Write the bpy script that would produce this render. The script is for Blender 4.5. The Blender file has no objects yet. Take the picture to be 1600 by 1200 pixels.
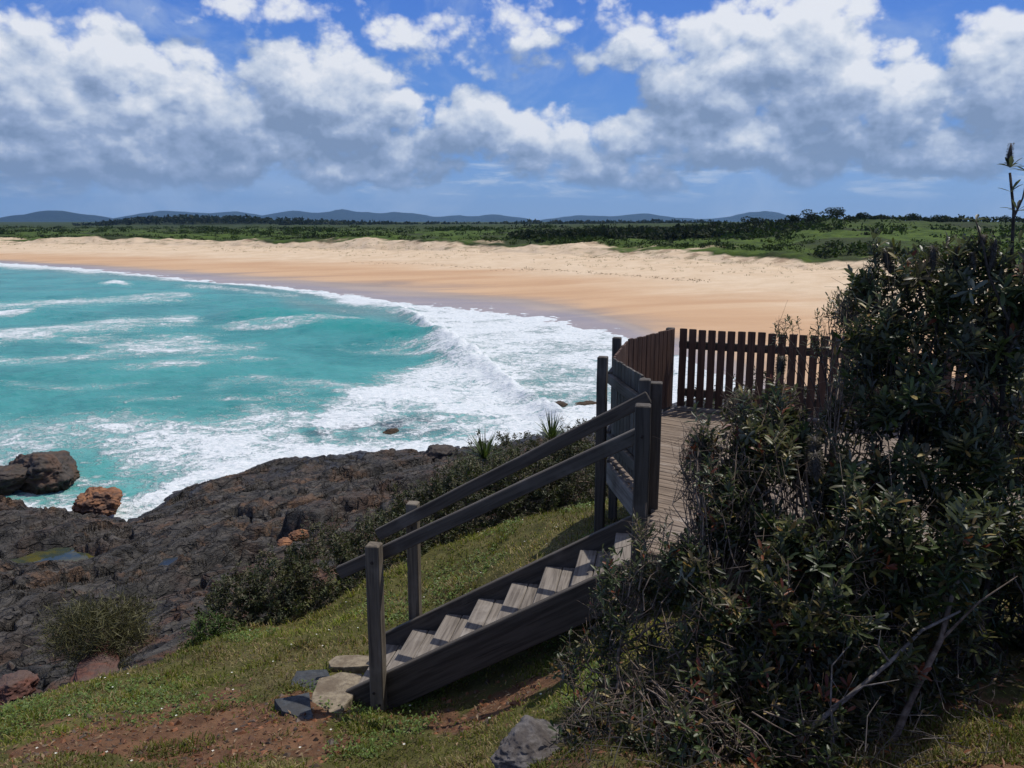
import bpy, bmesh, math, random
import numpy as np

rng = np.random.default_rng(7)
random.seed(7)
PITCH = math.radians(11.1)
FPX = 1300.0
EYE = 11.0
SUN_AZ = 50.0       # degrees clockwise from +Y (to the right of the view)
SUN_EL = 62.0
scene = bpy.context.scene
COL = scene.collection

# ------------------------------------------------------------------ geometry helpers
def ray(px, py):
    u = (np.asarray(px, float) - 800) / FPX
    v = (np.asarray(py, float) - 600) / FPX
    return u, math.cos(PITCH) - v * math.sin(PITCH), -math.sin(PITCH) - v * math.cos(PITCH)

def PY(px, py, Y):
    """world point seen at photo position (px,py) whose forward distance is Y"""
    a, b, c = ray(px, py)
    return np.stack([a / b * Y, np.asarray(Y, float) + 0 * a, EYE + c / b * Y], -1)

def PZ(px, py, z):
    a, b, c = ray(px, py)
    t = (np.asarray(z, float) - EYE) / c
    return np.stack([a * t, b * t, np.asarray(z, float) + 0 * a], -1)

def tanpy(py):
    return np.tan(PITCH + np.arctan((np.asarray(py, float) - 600) / FPX))

_perm = np.random.default_rng(3).permutation(256)
_perm = np.concatenate([_perm, _perm, _perm])
_g3 = np.random.default_rng(4).normal(size=(256, 3))
_g3 /= np.linalg.norm(_g3, axis=1)[:, None]

def perlin(x, y, z=0.0):
    x, y, z = np.broadcast_arrays(np.asarray(x, float), np.asarray(y, float), np.asarray(z, float))
    xi = np.floor(x).astype(int); yi = np.floor(y).astype(int); zi = np.floor(z).astype(int)
    xf, yf, zf = x - xi, y - yi, z - zi
    f = lambda t: t * t * t * (t * (t * 6 - 15) + 10)
    u, v, w = f(xf), f(yf), f(zf)
    r = 0
    for dx in (0, 1):
        for dy in (0, 1):
            for dz in (0, 1):
                h = _perm[_perm[_perm[(xi + dx) & 255] + ((yi + dy) & 255)] + ((zi + dz) & 255)]
                g = _g3[h]
                d = g[..., 0] * (xf - dx) + g[..., 1] * (yf - dy) + g[..., 2] * (zf - dz)
                r = r + d * (u if dx else 1 - u) * (v if dy else 1 - v) * (w if dz else 1 - w)
    return r * 1.6

def fbm(x, y, z=0.0, o=5, gain=.5, lac=2.03):
    r, a, s = 0, 1.0, 1.0
    for k in range(o):
        r = r + a * perlin(np.asarray(x) * s + 13.7 * k, np.asarray(y) * s + 7.1 * k, np.asarray(z) * s + 3.3 * k)
        a *= gain; s *= lac
    return r

def ridged(x, y, z=0.0, o=4, gain=.5):
    r, a, s = 0, 1.0, 1.0
    for k in range(o):
        r = r + a * (1 - 2 * np.abs(perlin(np.asarray(x) * s + 5.7 * k, np.asarray(y) * s + 9.1 * k, np.asarray(z) * s + k)))
        a *= gain; s *= 2.1
    return r

def worley(x, y):
    xi = np.floor(x).astype(int); yi = np.floor(y).astype(int)
    f1 = np.full(x.shape, 9.0); f2 = np.full(x.shape, 9.0); idv = np.zeros(x.shape)
    for dx in (-1, 0, 1):
        for dy in (-1, 0, 1):
            h = _perm[_perm[(xi + dx) & 255] + ((yi + dy) & 255)]
            cx = xi + dx + _perm[h] / 256.0; cy = yi + dy + _perm[h + 1] / 256.0
            d = np.hypot(x - cx, y - cy)
            closer = d < f1
            f2 = np.where(closer, f1, np.minimum(f2, d)); idv = np.where(closer, h / 255.0, idv); f1 = np.minimum(f1, d)
    return f1, f2, idv

def sstep(a, b, x):
    t = np.clip((x - a) / (b - a), 0, 1)
    return t * t * (3 - 2 * t)

# ------------------------------------------------------------------ object helpers
def tag(o, label=None, cat=None, group=None, kind=None):
    for k, v in (('label', label), ('category', cat), ('group', group), ('kind', kind)):
        if v: o[k] = v
    return o

def empty(name, loc, label, cat, group=None):
    o = bpy.data.objects.new(name, None); o.location = [float(c) for c in loc]; o.empty_display_size = .2
    COL.objects.link(o)
    return tag(o, label, cat, group)

def mkobj(name, verts, faces, mat, parent=None, smooth=False, attrs=None):
    """faces: list of int arrays (N,k)"""
    verts = np.asarray(verts, np.float64).reshape(-1, 3)
    if parent is not None:
        verts = verts - np.array(parent.location)
    if not isinstance(faces, list): faces = [faces]
    faces = [np.asarray(f, np.int32) for f in faces if len(f)]
    me = bpy.data.meshes.new(name)
    me.vertices.add(len(verts)); me.vertices.foreach_set('co', verts.astype(np.float32).ravel())
    nl = sum(f.size for f in faces); nf = sum(len(f) for f in faces)
    me.loops.add(nl); me.polygons.add(nf)
    me.loops.foreach_set('vertex_index', np.concatenate([f.ravel() for f in faces]))
    tot = np.concatenate([np.full(len(f), f.shape[1], np.int32) for f in faces])
    st = np.concatenate([[0], np.cumsum(tot)[:-1]]).astype(np.int32)
    me.polygons.foreach_set('loop_start', st); me.polygons.foreach_set('loop_total', tot)
    me.polygons.foreach_set('use_smooth', np.full(nf, bool(smooth)))
    for k, a in (attrs or {}).items():
        a = np.asarray(a, np.float32)
        if a.ndim == 1:
            me.attributes.new(k, 'FLOAT', 'POINT').data.foreach_set('value', a)
        elif a.shape[1] == 3:
            me.attributes.new(k, 'FLOAT_VECTOR', 'POINT').data.foreach_set('vector', a.ravel())
    me.update(calc_edges=True)
    me.validate()
    me.materials.append(mat)
    o = bpy.data.objects.new(name, me); COL.objects.link(o)
    if parent is not None: o.parent = parent
    return o

class MB:
    """mesh collector: verts, quads, tris and one vector attribute"""
    def __init__(s): s.v = []; s.q = []; s.t = []; s.a = []; s.n = 0
    def add(s, v, q=None, t=None, a=None):
        v = np.asarray(v, float).reshape(-1, 3)
        if q is not None and len(q): s.q.append(np.asarray(q, int).reshape(-1, 4) + s.n)
        if t is not None and len(t): s.t.append(np.asarray(t, int).reshape(-1, 3) + s.n)
        s.v.append(v); s.a.append(np.zeros_like(v) if a is None else np.broadcast_to(np.asarray(a, float), v.shape))
        s.n += len(v)
    def build(s, name, mat, parent=None, smooth=False, attr='col'):
        f = []
        if s.q: f.append(np.concatenate(s.q))
        if s.t: f.append(np.concatenate(s.t))
        return mkobj(name, np.concatenate(s.v), f, mat, parent, smooth, {attr: np.concatenate(s.a)})

def nrm(v): return v / (np.linalg.norm(v, axis=-1, keepdims=True) + 1e-12)

def beam(mb, p0, p1, w, h, up=(0, 0, 1), ch=.006, sag=0.0):
    """squared timber from p0 to p1; w across, h along 'up'; edges eased; attribute = grain coordinates"""
    p0, p1 = np.array(p0, float), np.array(p1, float)
    d = nrm(p1 - p0); up = np.array(up, float); up = nrm(up - d * np.dot(up, d)); s = np.cross(d, up)
    L = np.linalg.norm(p1 - p0); n = max(2, int(L / .25) + 1)
    a, b = w / 2, h / 2
    sec = np.array([(-a + ch, -b), (a - ch, -b), (a, -b + ch), (a, b - ch), (a - ch, b), (-a + ch, b), (-a, b - ch), (-a, -b + ch)])
    off = rng.uniform(-50, 50, 3)
    tj = [0.0, ch / L] + list(np.linspace(0, 1, n)[1:-1]) + [1 - ch / L, 1.0]
    V = []; A = []
    for k, t in enumerate(tj):
        sc = 1 - (2 * ch / min(w, h)) if k in (0, len(tj) - 1) else 1.0
        jx, jy = (rng.normal(0, .0012, 2) if 1 < k < len(tj) - 2 else (0, 0))
        for (x, y) in sec * sc:
            V.append(p0 + d * L * t + s * (x + jx) + up * (y + jy - sag * 4 * t * (1 - t)))
            A.append((t * L + off[0], x + off[1], y + off[2]))
    m = len(tj); q = []
    for k in range(m - 1):
        for j in range(8):
            q.append((k * 8 + j, k * 8 + (j + 1) % 8, (k + 1) * 8 + (j + 1) % 8, (k + 1) * 8 + j))
    e = (m - 1) * 8
    q += [(0, 3, 2, 1), (0, 5, 4, 3), (0, 7, 6, 5)]
    q += [(e, e + 1, e + 2, e + 3), (e, e + 3, e + 4, e + 5), (e, e + 5, e + 6, e + 7)]
    mb.add(V, q, a=A)

def tube(mb, pts, rad, n=5, col=(0, 0, 0)):
    pts = np.asarray(pts, float); rad = np.broadcast_to(np.asarray(rad, float), (len(pts),))
    t = nrm(np.gradient(pts, axis=0))
    ref = np.array([.31, .17, .93]) if abs(t[0][2]) < .8 else np.array([.9, .3, .1])
    x = nrm(np.cross(t, ref)); y = np.cross(t, x)
    an = np.arange(n) * 2 * math.pi / n
    ring = pts[:, None, :] + rad[:, None, None] * (np.cos(an)[None, :, None] * x[:, None, :] + np.sin(an)[None, :, None] * y[:, None, :])
    m = len(pts)
    k = np.arange(m - 1)[:, None] * n; j = np.arange(n)[None, :]; j2 = (j + 1) % n
    q = np.stack([k + j, k + j2, k + n + j2, k + n + j], -1).reshape(-1, 4)
    V = np.concatenate([ring.reshape(-1, 3), pts[-1:]])
    e = (m - 1) * n
    tr = np.stack([e + np.arange(n), e + (np.arange(n) + 1) % n, np.full(n, m * n)], -1)
    mb.add(V, q, tr, col)

# ------------------------------------------------------------------ materials
def new_mat(name):
    m = bpy.data.materials.new(name); m.use_nodes = True
    nt = m.node_tree; nt.nodes.clear()
    out = nt.nodes.new('ShaderNodeOutputMaterial'); b = nt.nodes.new('ShaderNodeBsdfPrincipled')
    nt.links.new(b.outputs[0], out.inputs[0])
    return m, nt, b, out

class N:
    """tiny expression layer over shader nodes"""
    def __init__(s, nt): s.nt = nt
    def sock(s, node, key, val):
        if isinstance(val, bpy.types.NodeSocket): s.nt.links.new(val, node.inputs[key])
        else: node.inputs[key].default_value = val
    def m(s, op, a, b=0.0, c=0.0, clamp=False):
        n = s.nt.nodes.new('ShaderNodeMath'); n.operation = op; n.use_clamp = clamp
        s.sock(n, 0, a); s.sock(n, 1, b)
        if op in ('MULTIPLY_ADD', 'SMOOTH_MAX', 'SMOOTH_MIN', 'COMPARE'): s.sock(n, 2, c)
        return n.outputs[0]
    def add(s, a, b): return s.m('ADD', a, b)
    def sub(s, a, b): return s.m('SUBTRACT', a, b)
    def mul(s, a, b): return s.m('MULTIPLY', a, b)
    def mad(s, a, b, c): return s.m('MULTIPLY_ADD', a, b, c)
    def step(s, a, b, x):
        n = s.nt.nodes.new('ShaderNodeMapRange'); n.interpolation_type = 'SMOOTHSTEP'
        s.sock(n, 0, x); n.inputs[1].default_value = a; n.inputs[2].default_value = b
        n.inputs[3].default_value = 0; n.inputs[4].default_value = 1
        return n.outputs[0]
    def mix(s, f, a, b, mode='MIX'):
        n = s.nt.nodes.new('ShaderNodeMix'); n.data_type = 'RGBA'; n.blend_type = mode; n.clamp_factor = True
        fi, ai, bi = n.inputs[0], n.inputs[6], n.inputs[7]
        for i, v in ((fi, f), (ai, a), (bi, b)):
            if isinstance(v, bpy.types.NodeSocket): s.nt.links.new(v, i)
            elif isinstance(v, (tuple, list)): i.default_value = (*v[:3], 1)
            else: i.default_value = v
        return n.outputs[2]
    def attr(s, name, out='Vector'):
        n = s.nt.nodes.new('ShaderNodeAttribute'); n.attribute_name = name
        return n.outputs[out]
    def pos(s): return s.nt.nodes.new('ShaderNodeNewGeometry').outputs['Position']
    def xyz(s, v):
        n = s.nt.nodes.new('ShaderNodeSeparateXYZ'); s.nt.links.new(v, n.inputs[0]); return n.outputs
    def comb(s, x, y, z):
        n = s.nt.nodes.new('ShaderNodeCombineXYZ'); s.sock(n, 0, x); s.sock(n, 1, y); s.sock(n, 2, z); return n.outputs[0]
    def vmul(s, v, k):
        n = s.nt.nodes.new('ShaderNodeVectorMath'); n.operation = 'MULTIPLY'; s.nt.links.new(v, n.inputs[0]); n.inputs[1].default_value = k
        return n.outputs[0]
    def noise(s, vec, scale, detail=5, rough=.55, dist=0.0, out='Fac'):
        n = s.nt.nodes.new('ShaderNodeTexNoise'); s.nt.links.new(vec, n.inputs['Vector'])
        n.inputs['Scale'].default_value = scale; n.inputs['Detail'].default_value = detail
        n.inputs['Roughness'].default_value = rough; n.inputs['Distortion'].default_value = dist
        return n.outputs[out]
    def voro(s, vec, scale, feature='F1', detail=0.0, out='Distance', rand=1.0):
        n = s.nt.nodes.new('ShaderNodeTexVoronoi'); n.feature = feature; s.nt.links.new(vec, n.inputs['Vector'])
        n.inputs['Scale'].default_value = scale; n.inputs['Randomness'].default_value = rand
        if 'Detail' in n.inputs and feature != 'DISTANCE_TO_EDGE': n.inputs['Detail'].default_value = detail
        return n.outputs[out]
    def bump(s, h, strength=.5, dist=.02, normal=None):
        n = s.nt.nodes.new('ShaderNodeBump'); s.nt.links.new(h, n.inputs['Height'])
        n.inputs['Strength'].default_value = strength; n.inputs['Distance'].default_value = dist
        if normal is not None: s.nt.links.new(normal, n.inputs['Normal'])
        return n.outputs[0]

def setb(nt, b, color=None, rough=None, normal=None, spec=None, ior=None):
    for k, v in (('Base Color', color), ('Roughness', rough), ('Normal', normal), ('Specular IOR Level', spec), ('IOR', ior)):
        if v is None: continue
        if isinstance(v, bpy.types.NodeSocket): nt.links.new(v, b.inputs[k])
        elif isinstance(v, (tuple, list)): b.inputs[k].default_value = (*v[:3], 1)
        else: b.inputs[k].default_value = v

def wood_mat(name, base, dark, pale, rough=.75):
    m, nt, b, out = new_mat(name); e = N(nt)
    g = e.attr('grain')
    v = e.vmul(g, (1.1, 22, 22))
    n1 = e.noise(v, 1.6, 6, .6, .4)
    v2 = e.vmul(g, (2.5, 110, 110))
    n2 = e.noise(v2, 1.0, 3, .6)
    n3 = e.noise(g, 2.2, 4, .6)
    c = e.mix(e.step(.32, .62, n1), dark, base)
    c = e.mix(e.mul(e.step(.5, .75, n3), .8), c, pale)
    crack = e.step(.60, .72, n2)
    c = e.mix(e.mul(crack, .65), c, [x * .3 for x in dark])
    h = e.sub(e.add(e.mul(n1, .6), e.mul(n2, .35)), e.mul(crack, .6))
    setb(nt, b, c, rough, e.bump(h, .7, .004), .25)
    return m

M = {}
M['wood_dark'] = wood_mat('weathered_dark_timber', (.088, .074, .060), (.042, .035, .028), (.15, .132, .112))
M['wood_brown'] = wood_mat('stained_brown_timber', (.092, .050, .032), (.046, .025, .017), (.13, .082, .060))
M['wood_grey'] = wood_mat('weathered_grey_timber', (.205, .178, .152), (.095, .08, .068), (.31, .28, .25), .85)
M['wood_deck'] = wood_mat('deck_timber', (.22, .17, .13), (.11, .083, .063), (.31, .265, .225), .85)
M['wood_post'] = wood_mat('weathered_post_timber', (.145, .12, .088), (.07, .057, .043), (.22, .19, .15), .85)

def rock_mat():
    m, nt, b, out = new_mat('dark_shore_rock'); e = N(nt)
    p = e.pos(); x, y, z = e.xyz(p)
    n1 = e.noise(p, .35, 6, .62, .3); n2 = e.noise(p, 1.7, 8, .68, .5); n3 = e.noise(p, 9, 6, .7); n4 = e.noise(p, 30, 4, .7)
    lay = e.noise(e.comb(e.mul(x, .7), e.mul(y, .7), e.mul(z, 9)), 1.0, 5, .65, .4)
    c = e.mix(e.step(.35, .68, n2), (.030, .029, .028), (.090, .082, .073))
    c = e.mix(e.mul(e.step(.50, .66, n1), .6), c, (.095, .060, .042))
    c = e.mix(e.mul(e.step(.54, .66, lay), .65), c, (.125, .112, .096))
    c = e.mix(e.mul(e.step(.53, .63, e.noise(p, .7, 7, .74)), .65), c, (.155, .092, .056))
    c = e.mix(e.mul(e.step(.55, .75, n3), .4), c, (.10, .095, .09))
    red = e.attr('red', 'Fac')
    c = e.mix(e.mul(red, e.mul(e.step(.46, .62, e.noise(p, .9, 7, .68)), .8)), c, (.125, .055, .031))
    c = e.mix(e.mul(red, e.mul(e.step(.60, .68, e.noise(p, 3.4, 6, .68)), .8)), c, (.26, .14, .08))
    c = e.mix(e.mul(e.step(.42, .30, n2), .7), c, (.010, .009, .009))
    c = e.mix(e.mul(e.step(.54, .64, n4), .35), c, (.02, .018, .016))
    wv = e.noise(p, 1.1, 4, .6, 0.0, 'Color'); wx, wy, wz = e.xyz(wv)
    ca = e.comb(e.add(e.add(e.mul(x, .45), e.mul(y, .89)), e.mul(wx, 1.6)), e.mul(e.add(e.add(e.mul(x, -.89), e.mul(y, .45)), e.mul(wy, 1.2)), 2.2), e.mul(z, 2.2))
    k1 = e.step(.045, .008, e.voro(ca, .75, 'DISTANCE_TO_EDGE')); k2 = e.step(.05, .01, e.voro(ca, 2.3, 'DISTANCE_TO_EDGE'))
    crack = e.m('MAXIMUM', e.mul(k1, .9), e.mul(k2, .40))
    c = e.mix(e.mul(crack, .8), c, (.008, .007, .007))  # cracks tinted near black: dirt plus the gaps' shadow, put into the colour
    wet = e.step(1.2, .2, e.add(z, e.mul(e.sub(n1, .5), 1.5)))
    c = e.mix(e.mul(wet, .55), c, (.016, .015, .014))
    rough = e.sub(.9, e.mul(wet, .5))
    h = e.sub(e.add(e.add(e.mul(n2, .34), e.mul(n3, .24)), e.add(e.mul(lay, .34), e.mul(n4, .08))), e.mul(crack, .4))
    setb(nt, b, c, rough, e.bump(h, 1.0, .30), .2)
    return m
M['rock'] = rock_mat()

def boulder_mat(name, c0, c1, c2, sc=2.0, wetz=None):
    m, nt, b, out = new_mat(name); e = N(nt)
    p = e.pos(); x, y, z = e.xyz(p)
    n1 = e.noise(p, sc * .5, 6, .6, .3); n2 = e.noise(p, sc * 2.4, 6, .65); n3 = e.noise(p, sc * 10, 5, .7)
    c = e.mix(e.step(.35, .65, n2), c0, c1)
    c = e.mix(e.mul(e.step(.48, .62, n1), .85), c, c2)
    c = e.mix(e.mul(e.step(.58, .7, n3), .4), c, [k * .35 for k in c0])
    if wetz is not None:
        c = e.mix(e.step(wetz + .75, wetz + .15, e.add(z, e.mul(n2, .4))), c, (.050, .032, .016))
    setb(nt, b, c, .85, e.bump(e.add(e.mul(n2, .6), e.mul(n3, .35)), .9, .06 * 2 / sc), .25)
    return m
M['boulder_dark'] = boulder_mat('dark_sea_boulder', (.035, .03, .027), (.075, .06, .048), (.10, .06, .04), 1.4, .0)
M['boulder_orange'] = boulder_mat('orange_boulder', (.12, .055, .03), (.30, .14, .065), (.07, .05, .042), 1.6)
M['stone_grey'] = boulder_mat('grey_slate_slab', (.032, .036, .041), (.064, .070, .076), (.05, .05, .05), 9)
M['stone_tan'] = boulder_mat('tan_sandstone_slab', (.15, .12, .085), (.26, .215, .15), (.12, .09, .06), 9)
M['stone_lichen'] = boulder_mat('grey_lichen_stone', (.070, .062, .058), (.135, .122, .115), (.06, .05, .045), 12)
M['stone_red'] = boulder_mat('red_brown_rock', (.06, .028, .022), (.14, .06, .042), (.10, .07, .06), 4)

def ground_mat():
    m, nt, b, out = new_mat('turf_and_soil'); e = N(nt)
    p = e.pos()
    n1 = e.noise(p, .9, 6, .6); n2 = e.noise(p, 5, 6, .65); n3 = e.noise(p, 45, 5, .7)
    g = e.mix(e.step(.35, .65, n2), (.060, .058, .018), (.105, .098, .032))
    g = e.mix(e.mul(e.step(.48, .66, n1), .65), g, (.13, .105, .052))
    d = e.mix(e.step(.35, .65, n2), (.090, .047, .027), (.170, .092, .052))
    d = e.mix(e.mul(e.step(.57, .66, n3), .8), d, (.30, .17, .10))
    dm = e.attr('dirt', 'Fac')
    c = e.mix(e.step(.40, .75, e.add(e.mul(dm, .95), e.mul(e.sub(e.noise(p, 2.6, 7, .7), .5), 1.9))), g, d)
    c = e.mix(e.mul(e.step(.52, .62, n3), .5), c, (.03, .022, .014))
    setb(nt, b, c, .95, e.bump(e.add(e.mul(n3, .6), e.mul(n2, .6)), .9, .03), .1)
    return m
M['ground'] = ground_mat()

def blade_mat(name, rough=.55, trans=.25, spec=.3, back=None, var=.35, vs=40):
    """leaves and blades: colour from the mesh's own per-leaf colour, a little light let through"""
    m, nt, b, out = new_mat(name); e = N(nt)
    c = e.attr('col', 'Color')
    n = e.noise(e.pos(), vs, 3, .6)
    c = e.mix(e.mul(e.step(.3, .75, n), var), c, (.5, .5, .45), 'MULTIPLY')
    if back is not None:
        geo = nt.nodes.new('ShaderNodeNewGeometry')
        c = e.mix(e.mul(geo.outputs['Backfacing'], .85), c, back)
    setb(nt, b, c, rough, None, spec)
    tr = nt.nodes.new('ShaderNodeBsdfTranslucent'); nt.links.new(e.mix(1.0, c, (1.3, 1.45, .55), 'MULTIPLY'), tr.inputs[0])
    ms = nt.nodes.new('ShaderNodeMixShader'); ms.inputs[0].default_value = trans
    nt.links.new(b.outputs[0], ms.inputs[1]); nt.links.new(tr.outputs[0], ms.inputs[2]); nt.links.new(ms.outputs[0], out.inputs[0])
    return m
M['grass'] = blade_mat('grass_blades', .6, .35, .2)
M['banksia_leaf'] = blade_mat('banksia_leaves', .44, .20, .34, (.11, .115, .09))
M['scrub_leaf'] = blade_mat('scrub_leaves', .55, .18, .3)
M['far_leaf'] = blade_mat('distant_foliage', .8, .15, .1, None, .4, 1.0)

def bark_mat(name, a, bcol, sc=30):
    m, nt, b, out = new_mat(name); e = N(nt)
    p = e.pos(); n = e.noise(p, sc, 5, .65); n2 = e.noise(p, sc * .2, 3, .5)
    c = e.mix(e.step(.35, .65, n), a, bcol)
    c = e.mix(e.mul(e.step(.5, .7, n2), .5), c, [k * .5 for k in a])
    setb(nt, b, c, .85, e.bump(n, .7, .004), .2)
    return m
M['bark'] = bark_mat('banksia_bark', (.085, .060, .045), (.20, .155, .12))
M['bark_dark'] = bark_mat('dark_bark', (.022, .017, .014), (.055, .043, .035))
M['bark_pale'] = bark_mat('bleached_dead_wood', (.085, .072, .062), (.20, .175, .155))

# ------------------------------------------------------------------ camera, sun, sky
cam_d = bpy.data.cameras.new('camera'); cam = bpy.data.objects.new('camera', cam_d); COL.objects.link(cam)
cam_d.sensor_width = 36; cam_d.lens = 36 * FPX / 1600; cam_d.clip_start = .05; cam_d.clip_end = 90000
cam.location = (0, 0, EYE); cam.rotation_euler = (math.radians(90) - PITCH, 0, 0)
scene.camera = cam
scene.view_settings.view_transform = 'Standard'; scene.view_settings.look = 'None'
scene.view_settings.exposure = 0; scene.view_settings.gamma = 1
scene.cycles.use_denoising = True

az, el = math.radians(SUN_AZ), math.radians(SUN_EL)
to_sun = np.array([math.sin(az) * math.cos(el), math.cos(az) * math.cos(el), math.sin(el)])
sl = bpy.data.lights.new('sun', 'SUN'); sl.energy = 4.0; sl.angle = math.radians(.5); sl.color = (1, .95, .87)
so = bpy.data.objects.new('sun', sl); COL.objects.link(so)
from mathutils import Vector
so.rotation_euler = Vector([float(k) for k in to_sun]).to_track_quat('Z', 'Y').to_euler()

def make_world():
    w = bpy.data.worlds.new('World'); scene.world = w; w.use_nodes = True
    nt = w.node_tree; nt.nodes.clear(); e = N(nt)
    out = nt.nodes.new('ShaderNodeOutputWorld'); bg = nt.nodes.new('ShaderNodeBackground')
    nt.links.new(bg.outputs[0], out.inputs[0]); bg.inputs[1].default_value = .1
    sky = nt.nodes.new('ShaderNodeTexSky'); sky.sky_type = 'NISHITA'; sky.sun_disc = False
    sky.sun_elevation = el; sky.sun_rotation = az; sky.air_density = 1.0; sky.dust_density = .3; sky.ozone_density = 3.0
    tc = nt.nodes.new('ShaderNodeTexCoord')
    x, y, z = e.xyz(tc.outputs['Generated'])
    u = e.m('ARCTAN2', x, y); v = e.m('ARCSINE', z)
    # cumulus heaps: (column, row) of each centre in the photo turned into a bearing and an elevation
    blobs = [  # px, py, half-width, height above, depth below, weight
        (60, 190, 190, 130, 90, 1.0), (-120, 170, 200, 150, 100, 1.0), (150, 95, 90, 60, 60, .75), (40, 60, 70, 45, 40, .55),
        (300, 190, 150, 105, 70, 1.0), (250, 235, 190, 60, 55, .9),
        (500, 160, 120, 95, 70, 1.05), (590, 180, 90, 70, 55, 1.0), (440, 215, 130, 60, 60, .8),
        (740, 205, 85, 70, 55, 1.0), (820, 225, 90, 50, 45, .8), (660, 235, 120, 40, 40, .7),
        (720, 95, 130, 34, 24, .40), (640, 55, 90, 28, 20, .36), (360, 6, 130, 26, 18, .45), (440, 28, 80, 20, 16, .35),
        (820, 55, 80, 34, 24, .55), (930, 28, 80, 32, 22, .6), (980, 80, 90, 55, 36, .72),
        (1120, 130, 160, 110, 70, 1.0), (1240, 90, 110, 85, 80, 1.0), (1300, 140, 130, 80, 80, 1.0), (1130, 215, 160, 60, 50, 1.0),
        (1220, 205, 85, 40, 35, 1.0), (1400, 180, 120, 75, 65, 1.0), (980, 215, 110, 45, 50, .8),
        (1580, 130, 100, 95, 90, 1.0), (1700, 110, 120, 110, 100, 1.0), (1500, 225, 120, 45, 45, .8),
        (890, 235, 110, 60, 50, .8), (1050, 245, 120, 45, 45, .8), (560, 255, 150, 35, 35, .75), (100, 265, 200, 40, 30, .8),
        (2100, 150, 200, 120, 80, 1.0), (-600, 160, 240, 130, 90, 1.0)]
    def blob_uv(px, py):
        a, b, c = ray(px, py); n = math.sqrt(float(a * a + b * b + c * c))
        return math.atan2(float(a), float(b)), math.asin(float(c) / n)
    def heaps(bu, bv):
        tot = None
        for (px, py, rx, rt, rb, wt) in blobs:
            cu, cv = blob_uv(px, py); k = 1 / 1330.0
            a = e.mul(e.add(bu, -cu), 1 / (rx * k)); b = e.add(bv, -cv)
            b = e.m('MAXIMUM', e.mul(b, 1 / (rt * k)), e.mul(b, -1 / (rb * k)))
            q = e.mad(a, a, e.mul(b, b))
            mm = e.mad(q, -wt * .7, wt)
            tot = mm if tot is None else e.m('SMOOTH_MAX', tot, mm, .25)
        # low stratified band towards the horizon
        band = e.mul(e.step(.02, .07, bv), e.step(.16, .10, bv))
        tot = e.m('MAXIMUM', tot, e.mad(band, 1.10, -.62))
        return e.m('MAXIMUM', tot, -.75)
    vec = e.comb(u, e.mul(v, 1.3), 0.0)
    wn = nt.nodes.new('ShaderNodeTexNoise'); nt.links.new(vec, wn.inputs['Vector'])
    wn.inputs['Scale'].default_value = 8; wn.inputs['Detail'].default_value = 5; wn.inputs['Roughness'].default_value = .6
    wx, wy, wz = e.xyz(wn.outputs['Color'])
    bu = e.mad(wx, .16, e.add(u, -.08)); bv = e.mad(wy, .085, e.add(v, -.0425))
    T0 = heaps(bu, bv)
    T1 = heaps(e.add(bu, .014), e.add(bv, .032))
    def puffs(du, dv):
        vv = e.comb(e.add(u, du), e.mul(e.add(v, dv), 1.3), 0.0)
        return e.add(e.mul(e.sub(e.noise(vv, 10, 11, .62, .2), .5), 1.75), e.mul(e.sub(.40, e.voro(vv, 18, 'F1', 4.0)), .85))
    F0 = puffs(0.0, 0.0); F1 = puffs(.0065, .0115)
    D0 = e.add(e.mad(T0, 1.0, .34), F0)
    cover = e.step(-.10, .40, D0)
    light = e.add(e.mad(e.sub(F0, F1), .74, .56), e.mul(e.sub(T0, T1), 1.05))
    light = e.sub(light, e.mul(e.step(.1, 1.0, T0), .17))
    light = e.sub(light, e.mul(e.step(.15, .07, v), .10))
    light = e.add(light, e.mul(e.sub(e.noise(e.comb(u, e.mul(v, 3.2), 4.0), 9, 6, .6, .3), .5), .5))
    light = e.m('ADD', light, 0.0, clamp=True)
    ramp = nt.nodes.new('ShaderNodeValToRGB'); nt.links.new(light, ramp.inputs[0])
    cr = ramp.color_ramp; cr.elements[0].position = .05; cr.elements[0].color = (2.1, 2.85, 4.3, 1)
    cr.elements[1].position = 1.0; cr.elements[1].color = (8.4, 8.6, 9.0, 1)
    el2 = cr.elements.new(.38); el2.color = (3.3, 4.15, 5.9, 1)
    el3 = cr.elements.new(.66); el3.color = (5.6, 6.3, 7.5, 1)
    gr = nt.nodes.new('ShaderNodeValToRGB'); nt.links.new(e.mul(v, 2.5), gr.inputs[0])
    g = gr.color_ramp; g.elements[0].position = 0; g.elements[0].color = (1.75, 3.4, 6.4, 1)
    g.elements[1].position = .62; g.elements[1].color = (.30, 1.55, 6.6, 1)
    g2 = g.elements.new(.22); g2.color = (.72, 2.45, 6.9, 1)
    clear = e.mix(.8, sky.outputs[0], gr.outputs[0])
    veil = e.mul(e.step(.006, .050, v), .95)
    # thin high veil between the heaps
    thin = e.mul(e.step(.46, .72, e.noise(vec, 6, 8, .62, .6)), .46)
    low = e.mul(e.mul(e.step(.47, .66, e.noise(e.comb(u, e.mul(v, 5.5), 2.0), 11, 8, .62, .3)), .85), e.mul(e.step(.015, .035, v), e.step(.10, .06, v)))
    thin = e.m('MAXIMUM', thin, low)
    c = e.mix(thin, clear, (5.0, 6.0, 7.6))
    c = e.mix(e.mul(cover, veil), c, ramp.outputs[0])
    # unseen bright veil added overhead, out of the frame, for neutral fill light
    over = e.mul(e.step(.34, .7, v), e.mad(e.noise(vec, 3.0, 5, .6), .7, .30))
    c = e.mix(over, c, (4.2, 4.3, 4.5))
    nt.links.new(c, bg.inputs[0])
    w.cycles.sampling_method = 'MANUAL'; w.cycles.sample_map_resolution = 512
make_world()

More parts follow.
